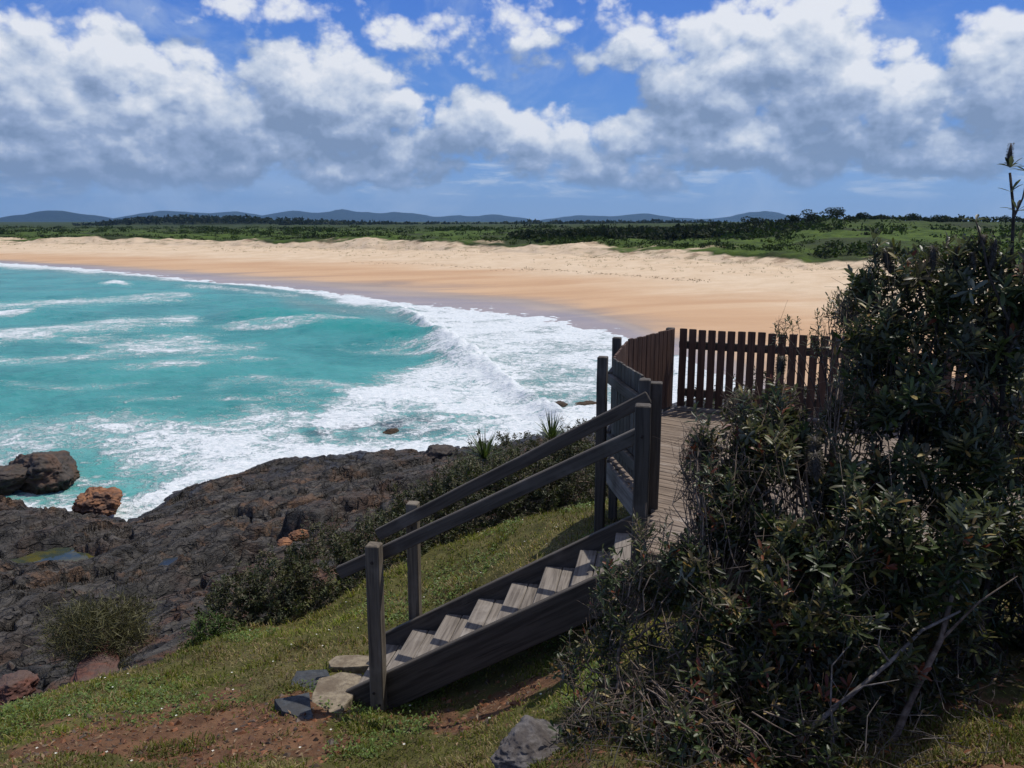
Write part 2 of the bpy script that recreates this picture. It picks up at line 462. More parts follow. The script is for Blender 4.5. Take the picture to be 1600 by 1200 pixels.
# ------------------------------------------------------------------ headland terrain
TAB = [  # bearing x/Y, then (Y, z) down the slope to the sea
 (-1.4, [(0, 9.4), (2, 8.6), (3.5, 7.4), (5, 6.2), (8, 4.5), (13, 3.2), (19, 2.2), (25, 1.2), (27, 1.0), (29, .3), (31, -.8), (40, -2.4), (80, -5)]),
 (-.80, [(0, 9.4), (3, 8.4), (4.6, 7.5), (5.6, 6.9), (6.6, 6.1), (9, 4.9), (13, 3.7), (19, 2.4), (24, 1.5), (27, 1.9), (29, 1.0), (31, -.5), (40, -2), (80, -5)]),
 (-.66, [(0, 9.4), (3, 8.5), (4.6, 7.75), (6, 7.25), (7, 6.5), (9, 5.4), (13, 4.0), (19, 2.4), (23, 1.25), (26.3, 2.0), (28, 1.6), (29.5, .5), (31, -.6), (40, -2), (80, -5)]),
 (-.57, [(0, 9.4), (3, 8.5), (4.6, 7.75), (6.5, 7.1), (7.7, 6.3), (10, 5.2), (14, 3.9), (19, 2.4), (23.5, 1.25), (26.5, 1.5), (29, .5), (30.5, -.4), (40, -2), (80, -5)]),
 (-.48, [(0, 9.4), (3, 8.5), (4.6, 7.72), (7.2, 6.87), (8.4, 6.1), (10, 5.5), (14, 4.1), (19, 2.5), (24, 1.55), (27, .8), (29, .15), (30.5, -.5), (40, -2), (80, -5)]),
 (-.40, [(0, 9.4), (3, 8.5), (4.6, 7.75), (8.5, 6.55), (9.8, 5.8), (13, 4.75), (17, 3.5), (21, 2.5), (27, 1.5), (32, .66), (33.5, .1), (35, -.5), (45, -2), (80, -5)]),
 (-.28, [(0, 9.4), (3, 8.4), (4.9, 7.7), (7.3, 7.09), (8.8, 6.5), (11, 5.7), (14, 4.6), (20, 2.9), (28, 1.4), (36, .57), (37.5, .05), (39, -.5), (48, -2), (80, -5)]),
 (-.17, [(0, 9.4), (3, 8.4), (5.5, 7.47), (7, 7.22), (9.2, 6.89), (11, 6.2), (14, 5.0), (20, 3.4), (26, 2.4), (36, .75), (38.5, .05), (40, -.5), (50, -2), (80, -5)]),
 (-.08, [(0, 9.4), (3, 8.5), (5.2, 7.62), (8.5, 7.2), (9.5, 7.2), (11, 6.7), (14, 5.6), (20, 3.7), (30, 1.8), (38, .35), (39.5, -.1), (42, -.6), (55, -2), (80, -5)]),
 (.08, [(0, 9.4), (3, 8.7), (5.3, 8.02), (7.9, 7.95), (9.5, 7.6), (12, 6.8), (14, 6.0), (18, 4.4), (30, 1.7), (42, .4), (45, .05), (46.5, .1), (49, -.5), (60, -2), (80, -4)]),
 (.16, [(0, 9.4), (3, 8.8), (5.4, 8.4), (8, 8.0), (10, 7.6), (14, 6.3), (20, 4), (30, 1.8), (42, .5), (47, .28), (50, .1), (52, -.6), (60, -1.5), (80, -3)]),
 (.39, [(0, 9.4), (2, 9.0), (3.3, 8.67), (5, 8.45), (8, 8.2), (12, 7.3), (20, 5), (30, 3), (50, 1), (58, -.2), (70, -1.5), (80, -3)]),
 (.70, [(0, 9.4), (2, 9.1), (3.3, 8.75), (5, 8.6), (8, 8.5), (12, 8), (20, 6.2), (30, 4), (50, 1.6), (65, .2), (80, -1.5)]),
 (1.4, [(0, 9.4), (2, 9.2), (3.3, 9.0), (5, 8.9), (8, 8.8), (12, 8.4), (20, 7), (30, 5), (50, 3), (65, 1), (80, -.5)])]
TA = np.array([t[0] for t in TAB])

def _h0(a, Y):
    cols = np.stack([np.interp(Y, [p[0] for p in t[1]], [p[1] for p in t[1]]) for t in TAB], 0)
    a = np.clip(a, TA[0], TA[-1] - 1e-6)
    k = np.clip(np.searchsorted(TA, a, side='right') - 1, 0, len(TA) - 2)
    f = (a - TA[k]) / (TA[k + 1] - TA[k]); f = .5 * f + .5 * f * f * (3 - 2 * f)
    idx = np.arange(k.size)
    cf = cols.reshape(len(TA), -1); kf = k.ravel()
    return (cf[kf, idx] * (1 - f.ravel()) + cf[kf + 1, idx] * f.ravel()).reshape(a.shape)

BORD = np.array([(-1.4, 3.2), (-.8, 5.2), (-.68, 6.1), (-.57, 6.8), (-.48, 7.5), (-.40, 8.8), (-.30, 10.2), (-.2, 12.5), (-.1, 14.5), (0, 16), (.12, 18), (.4, 22), (1.4, 26)])

def rockmask(a, Y):
    """0 on turf, 1 on bare rock; soft, wobbly border"""
    b = np.interp(a, BORD[:, 0], BORD[:, 1])
    x = a * Y
    return sstep(.96, 1.07, Y / b + .05 * fbm(x * .9, Y * .9, 3.0, 3))

def base_h(x, y):
    x, y = np.atleast_1d(np.asarray(x, float)), np.atleast_1d(np.asarray(y, float))
    Y = np.maximum(y, .25); a = x / Y
    r = 0
    for da in (-.025, 0, .025):
        for fy in (.97, 1.0, 1.03):
            r = r + _h0(a + da, Y * fy)
    return r / 9

def terrain(x, y):
    x, y = np.atleast_1d(np.asarray(x, float)), np.atleast_1d(np.asarray(y, float))
    Y = np.maximum(y, .25); a = x / Y
    h = base_h(x, y); rm = rockmask(a, Y)
    turf = .05 * fbm(x * .8, y * .8, 0, 3) + .018 * fbm(x * 4, y * 4, 2, 3)
    # strata run away from the camera towards the water
    c, s = .45, .89
    al = x * c + y * s; ac = -x * s + y * c
    big = .26 * ridged(al * .09, ac * .30, 1.7, 4, .55) + .30 * fbm(al * .16, ac * .42, 8.2, 5, .5)
    wx_ = .5 * fbm(x * .5, y * .5, 5, 3); wy_ = .5 * fbm(x * .5, y * .5, 9, 3)
    f1, f2, idv = worley(al * .22 + wx_, ac * .55 + wy_)
    blocks = (idv - .5) * .55 * sstep(.02, .22, f2 - f1) - .26 * sstep(.10, .0, f2 - f1)
    g1, g2, gid = worley(al * .9 + 4.4 + wx_, ac * 2.0 + 2.2 + wy_)
    small = (gid - .5) * .26 * sstep(.02, .20, g2 - g1) - .09 * sstep(.12, .0, g2 - g1)
    fine = .06 * fbm(x * 1.8, y * 1.8, 6, 3, .55) + .05 * ridged(al * 1.0, ac * 2.6, 2.2, 2, .5)
    rk = big - .25 + blocks + small * .55
    amp = np.interp(Y, [5, 9, 16, 24, 80], [.35, .6, .95, 1.0, 1.0])
    shal = np.interp(h, [-1.5, -.2, .5, 1.2], [.6, .40, .6, 1.0])
    hr = h + rk * amp * shal
    T = .26; lv = hr / T + .9 * fbm(al * .12, ac * .3, 3.1, 3); fl = np.floor(lv); fr = lv - fl
    hr = hr + (np.where(fr < .62, fr * .30, .186 + (fr - .62) * 2.142) - fr) * T * .85 + fine * .7 * amp
    z = (h + turf) * (1 - rm) + hr * rm
    # two rock pools: level floors
    for (qx, qy, qz, rx, ry) in POOLS:
        d = np.hypot((x - qx) / rx, (y - qy) / ry) + .22 * fbm(x * .7, y * .7, 4, 3)
        k = sstep(1.35, .85, d)
        z = z * (1 - k) + (qz - .16) * k
    return z

POOLS = []
for (px, py, qz, rx, ry) in ((75, 876, 1.25, 1.35, .8), (375, 872, 2.05, 1.7, .9)):
    q = PZ(px, py, qz); POOLS.append((float(q[0]), float(q[1]), qz, rx, ry))

def ground_z(x, y): return float(terrain(np.array([x]), np.array([y]))[0])

def make_headland():
    na, ny = 780, 920
    a = np.concatenate([np.linspace(-1.35, -.72, 60)[:-1], np.linspace(-.72, .12, 600), np.linspace(.12, 1.35, 122)[1:]])
    Y = np.concatenate([np.exp(np.linspace(math.log(.45), math.log(3.6), 50))[:-1], np.exp(np.linspace(math.log(3.6), math.log(78), ny - 49))])
    A, YY = np.meshgrid(a, Y); X = A * YY
    Z = terrain(X.ravel(), YY.ravel()).reshape(X.shape)
    nc = len(a); nr = len(Y)
    # behind the camera the hill simply goes on, level
    rm = rockmask(A, YY)
    i = np.arange(nr - 1)[:, None] * nc; j = np.arange(nc - 1)[None, :]
    q = np.stack([i + j, i + j + 1, i + nc + j + 1, i + nc + j], -1).reshape(-1, 4)
    fm = rm[:-1, :-1].ravel()
    V = np.stack([X, YY, Z], -1).reshape(-1, 3)
    # bare soil patches
    dirt = np.zeros(len(V))
    for (px, py, rx, ry) in ((330, 1130, 1.0, .75), (250, 1185, .9, .6), (420, 1160, .5, .5), (770, 1190, .7, .35), (1250, 1150, 1.6, .8), (1450, 1050, 1.2, 1.0), (1050, 1190, .9, .6)):
        g = PY(px, py, {True: 5.0, False: 3.4}[px < 900]); d = np.hypot((V[:, 0] - g[0]) / rx, (V[:, 1] - g[1]) / ry)
        dirt = np.maximum(dirt, sstep(1.45, .5, d + .55 * fbm(V[:, 0] * 1.9, V[:, 1] * 1.9, 31, 4, .6)))
    red = sstep(15, 6.5, V[:, 1] / np.interp(V[:, 0] / V[:, 1], BORD[:, 0], BORD[:, 1]) * 6) * .95 + .04
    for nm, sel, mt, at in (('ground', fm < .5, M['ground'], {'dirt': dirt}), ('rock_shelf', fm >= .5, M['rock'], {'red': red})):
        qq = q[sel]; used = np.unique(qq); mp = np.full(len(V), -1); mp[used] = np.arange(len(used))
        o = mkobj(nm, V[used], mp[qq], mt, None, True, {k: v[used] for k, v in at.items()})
        tag(o, kind='structure', label={'ground': 'grassy headland slope with patches of bare red soil', 'rock_shelf': 'dark uneven rock shelf between the grass and the surf'}[nm], cat={'ground': 'ground', 'rock_shelf': 'rock shelf'}[nm])
make_headland()

def pool_mat(name, c0, c1, rough=.06):
    m, nt, b, out = new_mat(name); e = N(nt)
    p = e.pos(); n = e.noise(p, 1.3, 5, .6)
    setb(nt, b, e.mix(e.step(.4, .6, n), c0, c1), rough, e.bump(e.noise(p, 9, 3, .5), .15, .01), .5, 1.33)
    return m
pm = [pool_mat('pool_algae_water', (.085, .075, .014), (.03, .042, .035)), pool_mat('pool_clear_water', (.02, .025, .025), (.035, .038, .036), .22)]
for k, (qx, qy, qz, rx, ry) in enumerate(POOLS):
    an = np.linspace(0, 2 * math.pi, 40, endpoint=False)
    ring = np.stack([qx + rx * 1.4 * np.cos(an), qy + ry * 1.4 * np.sin(an), np.full(40, qz - .05)], -1)
    V = np.concatenate([ring, [[qx, qy, qz - .05]]])
    t = np.stack([np.arange(40), (np.arange(40) + 1) % 40, np.full(40, 40)], -1)
    tag(mkobj('pool_water', V, t, pm[k]), ('yellow-green rock pool below the dark outcrop', 'small clear rock pool beside the coastal shrubs')[k], 'rock pool', None, 'structure')

# ------------------------------------------------------------------ beach, dunes and the land behind
def tabf(pts): 
    p = np.array(pts, float); return lambda q: np.interp(q, p[:, 0], p[:, 1])
WL = tabf([(-900, 378), (-600, 386), (-300, 397), (0, 410), (150, 421), (300, 438), (500, 458), (650, 479), (800, 493), (960, 523), (1050, 553), (1200, 618), (1400, 690), (2300, 900)])
WT = tabf([(-900, 377), (-600, 384), (-300, 394), (0, 406), (160, 414), (300, 423), (450, 434), (600, 446), (800, 463), (900, 479), (1000, 508), (1100, 540), (1250, 600), (1400, 655), (2300, 850)])
WB = tabf([(-900, 372), (-600, 379), (-300, 386), (0, 393), (400, 403), (600, 409), (800, 420), (1000, 438), (1200, 455), (1400, 480), (1700, 520), (2300, 640)])
FT = tabf([(-900, 367), (-600, 375), (-300, 378), (0, 381), (300, 384), (600, 391), (800, 396), (950, 402), (1100, 409), (1250, 419), (1400, 425), (1700, 440), (2300, 480)])
VE = tabf([(-900, 364), (-600, 370), (-300, 372), (0, 374.5), (200, 372), (330, 378), (400, 376), (620, 376), (760, 382), (900, 386), (1050, 391), (1200, 397), (1280, 405), (1400, 407), (1700, 415), (2300, 440)])
R1 = tabf([(-900, 362), (0, 368), (300, 368), (600, 369), (800, 372), (950, 377), (1050, 379), (1120, 378), (1200, 384), (1260, 376), (1330, 378), (1500, 384), (2300, 400)])
R2 = tabf([(-900, 360), (0, 364), (600, 365), (900, 369), (1050, 371), (1200, 366), (1290, 355), (1350, 362), (1500, 368), (2300, 372)])
R3 = tabf([(-900, 356), (0, 358), (600, 358), (900, 358), (1100, 356), (1180, 354), (1250, 347), (1290, 344), (1340, 346), (1450, 349), (1600, 351), (2300, 350)])
R4 = tabf([(-900, 352), (0, 353), (900, 352), (1100, 350), (1300, 347), (2300, 348)])

def make_beach():
    px = np.concatenate([np.arange(-900, -60, 12), np.arange(-60, 1660, 3.2), np.arange(1660, 2300, 12)]); n = len(px)
    zW, zT, zB, zF = 0.0, .30, 1.7, 3.3
    yof = lambda py, z: (EYE - z) / tanpy(py)
    YW = yof(WL(px), zW); YT = np.maximum(yof(WT(px), zT), YW + 1.5); YB = np.maximum(yof(WB(px), zB), YT + 6); YF = np.maximum(yof(FT(px), zF), YB + 6)
    YV = YF + 7; zV = EYE - YV * tanpy(VE(px))
    rows = [(YW * .86, np.full(n, -1.1), -1.0), (YW, np.full(n, zW), 0.0), (YT, np.full(n, zT), 1.0), (YB, np.full(n, zB), 2.0), (YF, np.full(n, zF), 3.0), (YV, zV, 4.0)]
    for f, mul, t in ((R1, 1.22, 5.0), (R2, 1.55, 6.0), (R3, 2.1, 7.0), (R4, 4.2, 8.0)):
        Yk = YV * mul; rows.append((Yk, EYE - Yk * tanpy(f(px)), t))
    rows.append((np.full(n, 3200.0), np.full(n, 6.0), 9.0)); rows.append((np.full(n, 40000.0), np.full(n, -30.0), 10.0))
    sub = [3, 10, 26, 22, 20, 34, 30, 26, 20, 10, 5]
    L = []
    for k in range(len(rows) - 1):
        for s in np.arange(sub[k]) / sub[k]:
            L.append(tuple(rows[k][i] * (1 - s) + rows[k + 1][i] * s for i in range(3)))
    L.append(rows[-1])
    Y = np.array([l[0] for l in L]); Z = np.array([l[1] for l in L]); T = np.array([np.full(n, l[2]) for l in L])
    u = (px - 800) / FPX / math.cos(PITCH) * .985
    X = u[None, :] * Y
    T = T + np.where((T > 3) & (T < 5), .5 * fbm(X * .035, Y * .05, 2, 4), 0) + np.where((T > .3) & (T < 3), .16 * fbm(X * .02, Y * .06, 5, 4), 0)
    tt = np.array([l[2] for l in L])[:, None]
    dune = sstep(2.6, 3.3, tt) * sstep(5.2, 4.0, tt)
    Z = Z + dune * (.75 * ridged(X * .05, Y * .035, 1, 4) - .50) + sstep(1.2, 2.4, tt) * sstep(9, 8, tt) * .10 * fbm(X * .15, Y * .15, 4, 3)
    veg = sstep(3.9, 4.4, tt) * sstep(8.3, 7.6, tt)
    Z = Z + veg * (1.1 * fbm(X * .022, Y * .022, 8, 4) + .45 * fbm(X * .16, Y * .12, 3, 4))
    V = np.stack([X, Y, Z], -1).reshape(-1, 3)
    nr = len(L); i = np.arange(nr - 1)[:, None] * n; j = np.arange(n - 1)[None, :]
    q = np.stack([i + j, i + j + 1, i + n + j + 1, i + n + j], -1).reshape(-1, 4)
    m, nt, b, out = new_mat('beach_sand_and_scrub'); e = N(nt)
    p = e.pos(); t = e.attr('t', 'Fac')
    n1 = e.noise(p, .02, 6, .6); n2 = e.noise(p, .25, 6, .65); n3 = e.noise(p, 1.5, 5, .6)
    xs, ys, zs = e.xyz(p)
    stv = e.comb(e.mul(xs, .03), e.mul(ys, .12), 0.0); ns = e.noise(stv, 1.0, 6, .62, .6)
    jt = e.add(t, e.mul(e.sub(n2, .5), .5))
    wetc = e.mix(e.step(.3, .7, ns), (.26, .215, .19), (.36, .285, .235))
    orange = e.mix(e.step(.3, .7, ns), (.455, .285, .165), (.53, .355, .215))
    pale = e.mix(e.step(.3, .7, n2), (.53, .40, .265), (.61, .48, .335))
    sand = e.mix(e.step(.80, 1.25, e.add(t, e.mul(e.sub(ns, .5), .7))), wetc, orange)
    sand = e.mix(e.step(1.5, 2.25, e.add(t, e.mul(e.sub(ns, .5), .9))), sand, pale)
    tuft = e.mul(e.mul(e.step(2.55, 3.2, t), e.step(.54, .64, e.noise(e.comb(e.mul(xs, .16), e.mul(ys, .5), zs), 1.0, 6, .7))), .7)
    sand = e.mix(tuft, sand, (.17, .15, .075))
    scarp = e.mul(e.mul(e.step(3.2, 3.7, t), e.step(.52, .62, e.noise(p, .18, 6, .7))), .6)
    sand = e.mix(scarp, sand, (.19, .12, .07))
    g = e.mix(e.step(.38, .62, n2), (.036, .062, .009), (.068, .106, .015))
    g = e.mix(e.mul(e.step(.5, .6, e.noise(p, .045, 5, .6)), .8), g, (.026, .032, .013))
    g = e.mix(e.mul(e.step(.56, .7, n3), .4), g, (.02, .024, .009))
    g = e.mix(e.mul(e.step(6.2, 7.2, e.add(t, e.mul(e.sub(n1, .5), 2))), .6), g, (.020, .026, .011))
    c = e.mix(e.step(3.85, 4.1, e.add(t, e.mul(e.sub(n2, .5), .6))), sand, g)
    rough = e.add(.34, e.mul(e.step(.35, 1.1, e.add(t, e.mul(e.sub(ns, .5), .6))), .8))
    vg = e.step(3.9, 4.2, t)
    h = e.add(e.mul(n3, .12), e.mul(e.mul(n2, vg), 2.5))
    setb(nt, b, c, rough, e.bump(h, .7, .5), e.sub(.5, e.mul(e.step(.5, 1.2, t), .35)))
    o = mkobj('beach', V, q, m, None, True, {'t': T.ravel()})
    tag(o, 'long curving sandy beach backed by green scrubby dunes', 'beach', None, 'structure')
    return px, YV, zV, (X, Y, Z, T)
BPX, BYV, BZV, BGRID = make_beach()

def beach_point(px, tt):
    X, Y, Z, T = BGRID
    j = int(np.argmin(abs(BPX - px)))
    return X[:, j], Y[:, j], Z[:, j]

# ------------------------------------------------------------------ sea
SWELL = [  # crest line in photo columns/rows, half width in rows, height in metres
 ([(360, 496), (480, 504), (560, 514), (640, 528), (700, 548), (740, 568)], 13, 1.25, 1),
 ([(560, 470), (620, 482), (655, 505), (685, 532)], 9, .5, 1),
 ([(0, 492), (60, 488), (200, 500)], 7, .5, 0), ([(-300, 460), (0, 462), (160, 456), (300, 464), (420, 470)], 6, .45, 0),
 ([(120, 443), (200, 441), (330, 446), (420, 452)], 4, .45, 0), ([(-200, 530), (0, 524), (200, 512), (330, 506)], 9, .3, 0),
 ([(-200, 590), (0, 585), (200, 570), (420, 560), (560, 580)], 15, .25, 0), ([(100, 640), (300, 620), (500, 610), (700, 640)], 18, .2, 0)]
FOAM = [  # crest line, rows above, rows below, strength
 ([(-400, 392), (0, 413), (100, 416), (160, 423), (300, 438), (450, 452), (560, 467), (640, 481), (700, 490)], 3, 4, 1.0),
 ([(520, 466), (600, 478), (650, 492), (700, 505)], 8, 10, .9),
 ([(0, 413), (80, 416), (150, 424)], 3, 6, .8),
 ([(640, 485), (655, 502), (672, 520), (700, 540), (730, 552), (770, 585), (810, 612), (850, 640), (885, 660)], 7, 16, 1.0),
 ([(690, 542), (715, 548), (750, 566), (790, 600), (830, 630)], 5, 30, .95),
 ([(500, 655), (600, 610), (680, 585), (760, 605), (840, 650)], 18, 48, .92),
 ([(560, 640), (640, 620), (760, 640), (860, 662)], 20, 40, .75),
 ([(560, 705), (640, 700), (720, 690), (800, 680), (870, 660)], 14, 20, .95),
 ([(-200, 480), (0, 490), (50, 486)], 4, 8, 1.0), ([(-100, 478), (0, 476), (140, 470), (300, 463)], 4, 8, .55),
 ([(160, 446), (180, 443), (200, 446)], 2, 3, .9), ([(280, 448), (340, 450), (400, 458), (470, 462)], 2, 4, .5),
 ([(-200, 540), (0, 524), (130, 514), (240, 503), (310, 498)], 7, 14, .66),
 ([(0, 566), (150, 552), (300, 545), (420, 540)], 6, 12, .46), ([(520, 545), (560, 552), (600, 552)], 3, 5, .3),
 ([(320, 600), (400, 592), (500, 600), (580, 610)], 6, 12, .50), ([(0, 600), (120, 606), (240, 596)], 5, 8, .35),
 ([(380, 640), (480, 650), (560, 660)], 10, 18, .5),
 ([(-200, 690), (0, 676), (120, 672), (260, 668), (400, 676), (480, 690)], 22, 60, .62),
 ([(180, 712), (260, 700), (330, 700), (400, 692)], 16, 40, .62),
 ([(-100, 760), (60, 768), (140, 776), (200, 800)], 10, 20, .6),
 ([(190, 800), (215, 790), (260, 764), (330, 742), (400, 722), (480, 708), (560, 704)], 12, 10, 1.0)]

def stroke(px, py, pts, up, dn, fade=40):
    p = np.array(pts, float)
    yl = np.interp(px, p[:, 0], p[:, 1]); d = py - yl
    w = np.where(d < 0, np.exp(-(d / up) ** 2), np.exp(-(d / dn) ** 2))
    return w * sstep(p[0, 0] - fade * .5, p[0, 0] + fade * .5, px) * sstep(p[-1, 0] + fade * .5, p[-1, 0] - fade * .5, px)

def make_sea():
    cx = np.concatenate([np.arange(-1500, -40, 14), np.arange(-40, 1180, 2.4), np.arange(1180, 1500, 12)])
    ry = np.concatenate([np.arange(372, 405, 1.0), np.arange(405, 520, .8), np.arange(520, 850, 1.5), np.arange(850, 1000, 12)])
    PX, PYY = np.meshgrid(cx, ry)
    W = PZ(PX, PYY, 0.0); X, Y = W[..., 0], W[..., 1]
    z = .07 * fbm(X * .22, Y * .35, 1, 4) + .05 * fbm(X * .9, Y * 1.3, 4, 3)
    wob = 4 * fbm(X * .05, Y * .05, 3, 2)
    for pts, hw, hh, sharp in SWELL:
        z = z + hh * stroke(PX, PYY + wob * hw / 12, pts, hw * (.55 if sharp else .8), hw * 1.5, 120)
    land = terrain(X.ravel(), Y.ravel()).reshape(X.shape)
    near = (Y < 74)
    depth = np.where(near, np.clip(-land, -1, 5), 5)
    foam = np.zeros_like(X)
    for pts, a, b2, s in FOAM:
        foam = 1 - (1 - foam) * (1 - s * stroke(PX, PYY + wob * .6, pts, a, b2))
    # the wash between the breaking wave and the sand
    shore = WL(PX); brk = np.interp(PX, [600, 640, 655, 700, 770, 850, 900, 1000], [476, 482, 500, 540, 585, 640, 668, 700])
    ins = sstep(shore - 3, shore + 2, PYY) * sstep(brk + 4, brk - 10, PYY) * sstep(600, 660, PX)
    top = sstep(95, 20, PYY - shore)
    foam = np.maximum(foam, ins * (.56 + .40 * top))
    edge = stroke(PX, PYY, [(500, 459), (650, 480), (800, 494), (960, 524), (1050, 554), (1200, 618)], 3, 9)
    foam = np.maximum(foam, edge * .95)
    foam = np.maximum(foam, sstep(shore + 2.5, shore + 1, PYY) * .97)
    streak = sstep(.0, .75, fbm(X * .05, Y * .11, 6, 4)) * sstep(430, 560, PYY)
    foam = 1 - (1 - foam * (.82 + .35 * fbm(X * .12, Y * .2, 9, 3))) * (1 - .60 * streak)
    foam = np.maximum(foam, np.where(near, sstep(1.0, .1, depth) * .85, 0))
    z = z + np.where(foam > .6, .10 * (foam - .6) * (1 + fbm(X * 1.3, Y * 1.3, 7, 3)), 0)
    crest = stroke(PX, PYY + wob * .5, FOAM[3][0], 8, 17); z = z + .60 * crest * (1 + .6 * fbm(X * .6, Y * .6, 2, 3))
    # shallows: sandy, greyer water
    shallow = np.maximum(ins * sstep(55, 10, np.abs(PYY - shore)) * .3 + ins * .35, stroke(PX, PYY, [(0, 411), (300, 440), (500, 462), (640, 484)], 2, 9) * .5)
    shallow = np.maximum(shallow, stroke(PX, PYY, [(440, 468), (520, 482), (600, 492), (650, 500)], 8, 8) * .55)
    dark = stroke(PX, PYY, [(480, 672), (560, 668), (640, 662), (700, 665)], 9, 16, 80)
    V = np.stack([X, Y, z], -1).reshape(-1, 3)
    n = len(cx); nr = len(ry); i = np.arange(nr - 1)[:, None] * n; j = np.arange(n - 1)[None, :]
    q = np.stack([i + j, i + n + j, i + n + j + 1, i + j + 1], -1).reshape(-1, 4)
    m, nt, b, out = new_mat('sea_water'); e = N(nt)
    p = e.pos(); xs, ys, zs = e.xyz(p)
    fm = e.attr('foam', 'Fac'); sh = e.attr('shallow', 'Fac'); dk = e.attr('reef', 'Fac')
    a1 = e.noise(p, .10, 6, .6, .5); a2 = e.noise(e.comb(e.mul(xs, .8), e.mul(ys, 1.0), 0.0), .55, 8, .62, 1.2); a3 = e.noise(p, 3.2, 6, .65, .8)
    lace = e.m('ABSOLUTE', e.sub(e.noise(p, .9, 5, .6, 1.5), .5))
    lace = e.step(.10, .0, lace)
    pat = e.add(e.add(e.mul(e.sub(a2, .5), 2.2), e.mul(e.sub(a3, .5), 1.3)), e.mul(lace, .28))
    f = e.step(.36, 1.12, e.add(e.mul(fm, 1.50), e.sub(pat, .10)))
    f = e.m('MULTIPLY', f, e.step(.05, .3, e.add(fm, .07)), clamp=True)
    deepc = e.mix(e.step(.35, .65, a1), (.024, .190, .178), (.055, .285, .262))
    deepc = e.mix(e.mul(e.step(.45, .62, a2), .35), deepc, (.06, .31, .28))
    deepc = e.mix(e.mul(e.step(.35, .9, zs), .6), deepc, (.012, .26, .215))
    deepc = e.mix(e.step(.02, .45, e.mul(fm, .6)), deepc, (.22, .47, .44))
    c = e.mix(sh, deepc, (.15, .21, .19))
    c = e.mix(e.mul(dk, e.step(.4, .55, e.noise(p, .5, 5, .6))), c, (.035, .055, .075))
    c = e.mix(f, c, e.mix(e.step(.3, .7, a3), (.50, .56, .58), (.70, .72, .73)))
    rough = e.add(.24, e.mul(f, .7))
    h = e.add(e.mul(e.noise(e.comb(e.mul(xs, .6), ys, zs), 1.1, 7, .65), 1.0), e.add(e.mul(f, .5), e.mul(a3, .25)))
    setb(nt, b, c, rough, e.bump(h, .85, .28), .28, 1.33)
    o = mkobj('sea', V, q, m, None, True, {'foam': foam.ravel(), 'shallow': np.clip(shallow, 0, 1).ravel(), 'reef': dark.ravel()})
    tag(o, 'turquoise surf with breaking waves and white foam', 'sea', None, 'structure')
make_sea()


# ------------------------------------------------------------------ far hills, forest and trees
def make_hill(name, prof, Y, depth, mat, label, amp=6, step=10):
    p = np.array(prof, float); px = np.arange(p[0, 0], p[-1, 0] + 1, step); py = np.interp(px, p[:, 0], p[:, 1])
    zc = EYE - Y * tanpy(py - (2.5 if Y > 5000 else 0)); u = (px - 800) / FPX / math.cos(PITCH) * .985
    t = np.linspace(-1, 1.6, 24)
    w = np.exp(-(t / .62) ** 2)
    YY = Y + t[:, None] * depth + 0 * u[None, :]; X = u[None, :] * Y * (1 + .0 * t[:, None])
    Z = -20 + (zc[None, :] + 20) * w[:, None] + amp * fbm(X / depth * 3, YY / depth * 3, 1, 5) * w[:, None]
    n = len(px); i = np.arange(23)[:, None] * n; j = np.arange(n - 1)[None, :]
    q = np.stack([i + j, i + j + 1, i + n + j + 1, i + n + j], -1).reshape(-1, 4)
    o = mkobj(name, np.stack([X, YY, Z], -1).reshape(-1, 3), q, mat, None, True)
    return tag(o, label, 'hills', None, 'structure')

def hill_mat(name, a, bcol, sc):
    m, nt, b, out = new_mat(name); e = N(nt); p = e.pos()
    n = e.noise(p, sc, 7, .65); n2 = e.noise(p, sc * .18, 4, .6)
    setb(nt, b, e.mix(e.step(.35, .65, e.add(e.mul(n, .6), e.mul(n2, .4))), a, bcol), .95, e.bump(n, 1.0, 1.2 / sc), .05)
    return m
hm = hill_mat('forested_hills', (.010, .017, .016), (.022, .034, .028), .012)
hm2 = hill_mat('near_forest', (.018, .026, .011), (.046, .056, .022), .05)
make_hill('hills', [(-900, 346), (-500, 343), (-200, 347), (0, 352), (20, 349), (60, 341), (85, 336), (110, 334), (140, 336), (165, 342), (200, 350), (260, 356)], 9000, 1400, hm, 'blue hill rising at the far left end of the beach', 34)
make_hill('hills', [(150, 356), (200, 348), (240, 337), (265, 333), (290, 334), (330, 334), (380, 336), (420, 340), (440, 338), (470, 333), (495, 336), (515, 334), (540, 329), (565, 335), (590, 336), (620, 335), (660, 339), (700, 342), (740, 340), (775, 337), (800, 341), (840, 346), (870, 344), (900, 340), (950, 341), (985, 336), (1010, 337), (1040, 342), (1090, 347), (1130, 342), (1150, 336), (1178, 333), (1200, 336), (1230, 342), (1300, 350), (1500, 352), (1800, 346), (2300, 340)], 12000, 1800, hm, 'blue mountain range along the horizon', 34)
make_hill('hills', [(-900, 358), (-100, 357), (0, 356), (120, 356), (170, 352), (200, 347), (240, 343), (300, 342), (360, 342), (410, 343), (480, 347), (560, 350), (640, 352), (760, 354), (820, 350), (860, 352), (920, 350), (1000, 352), (1060, 349), (1100, 352), (1200, 352), (1400, 352), (2300, 356)], 1500, 260, hm2, 'dark forested rise behind the dunes', 2, 4)

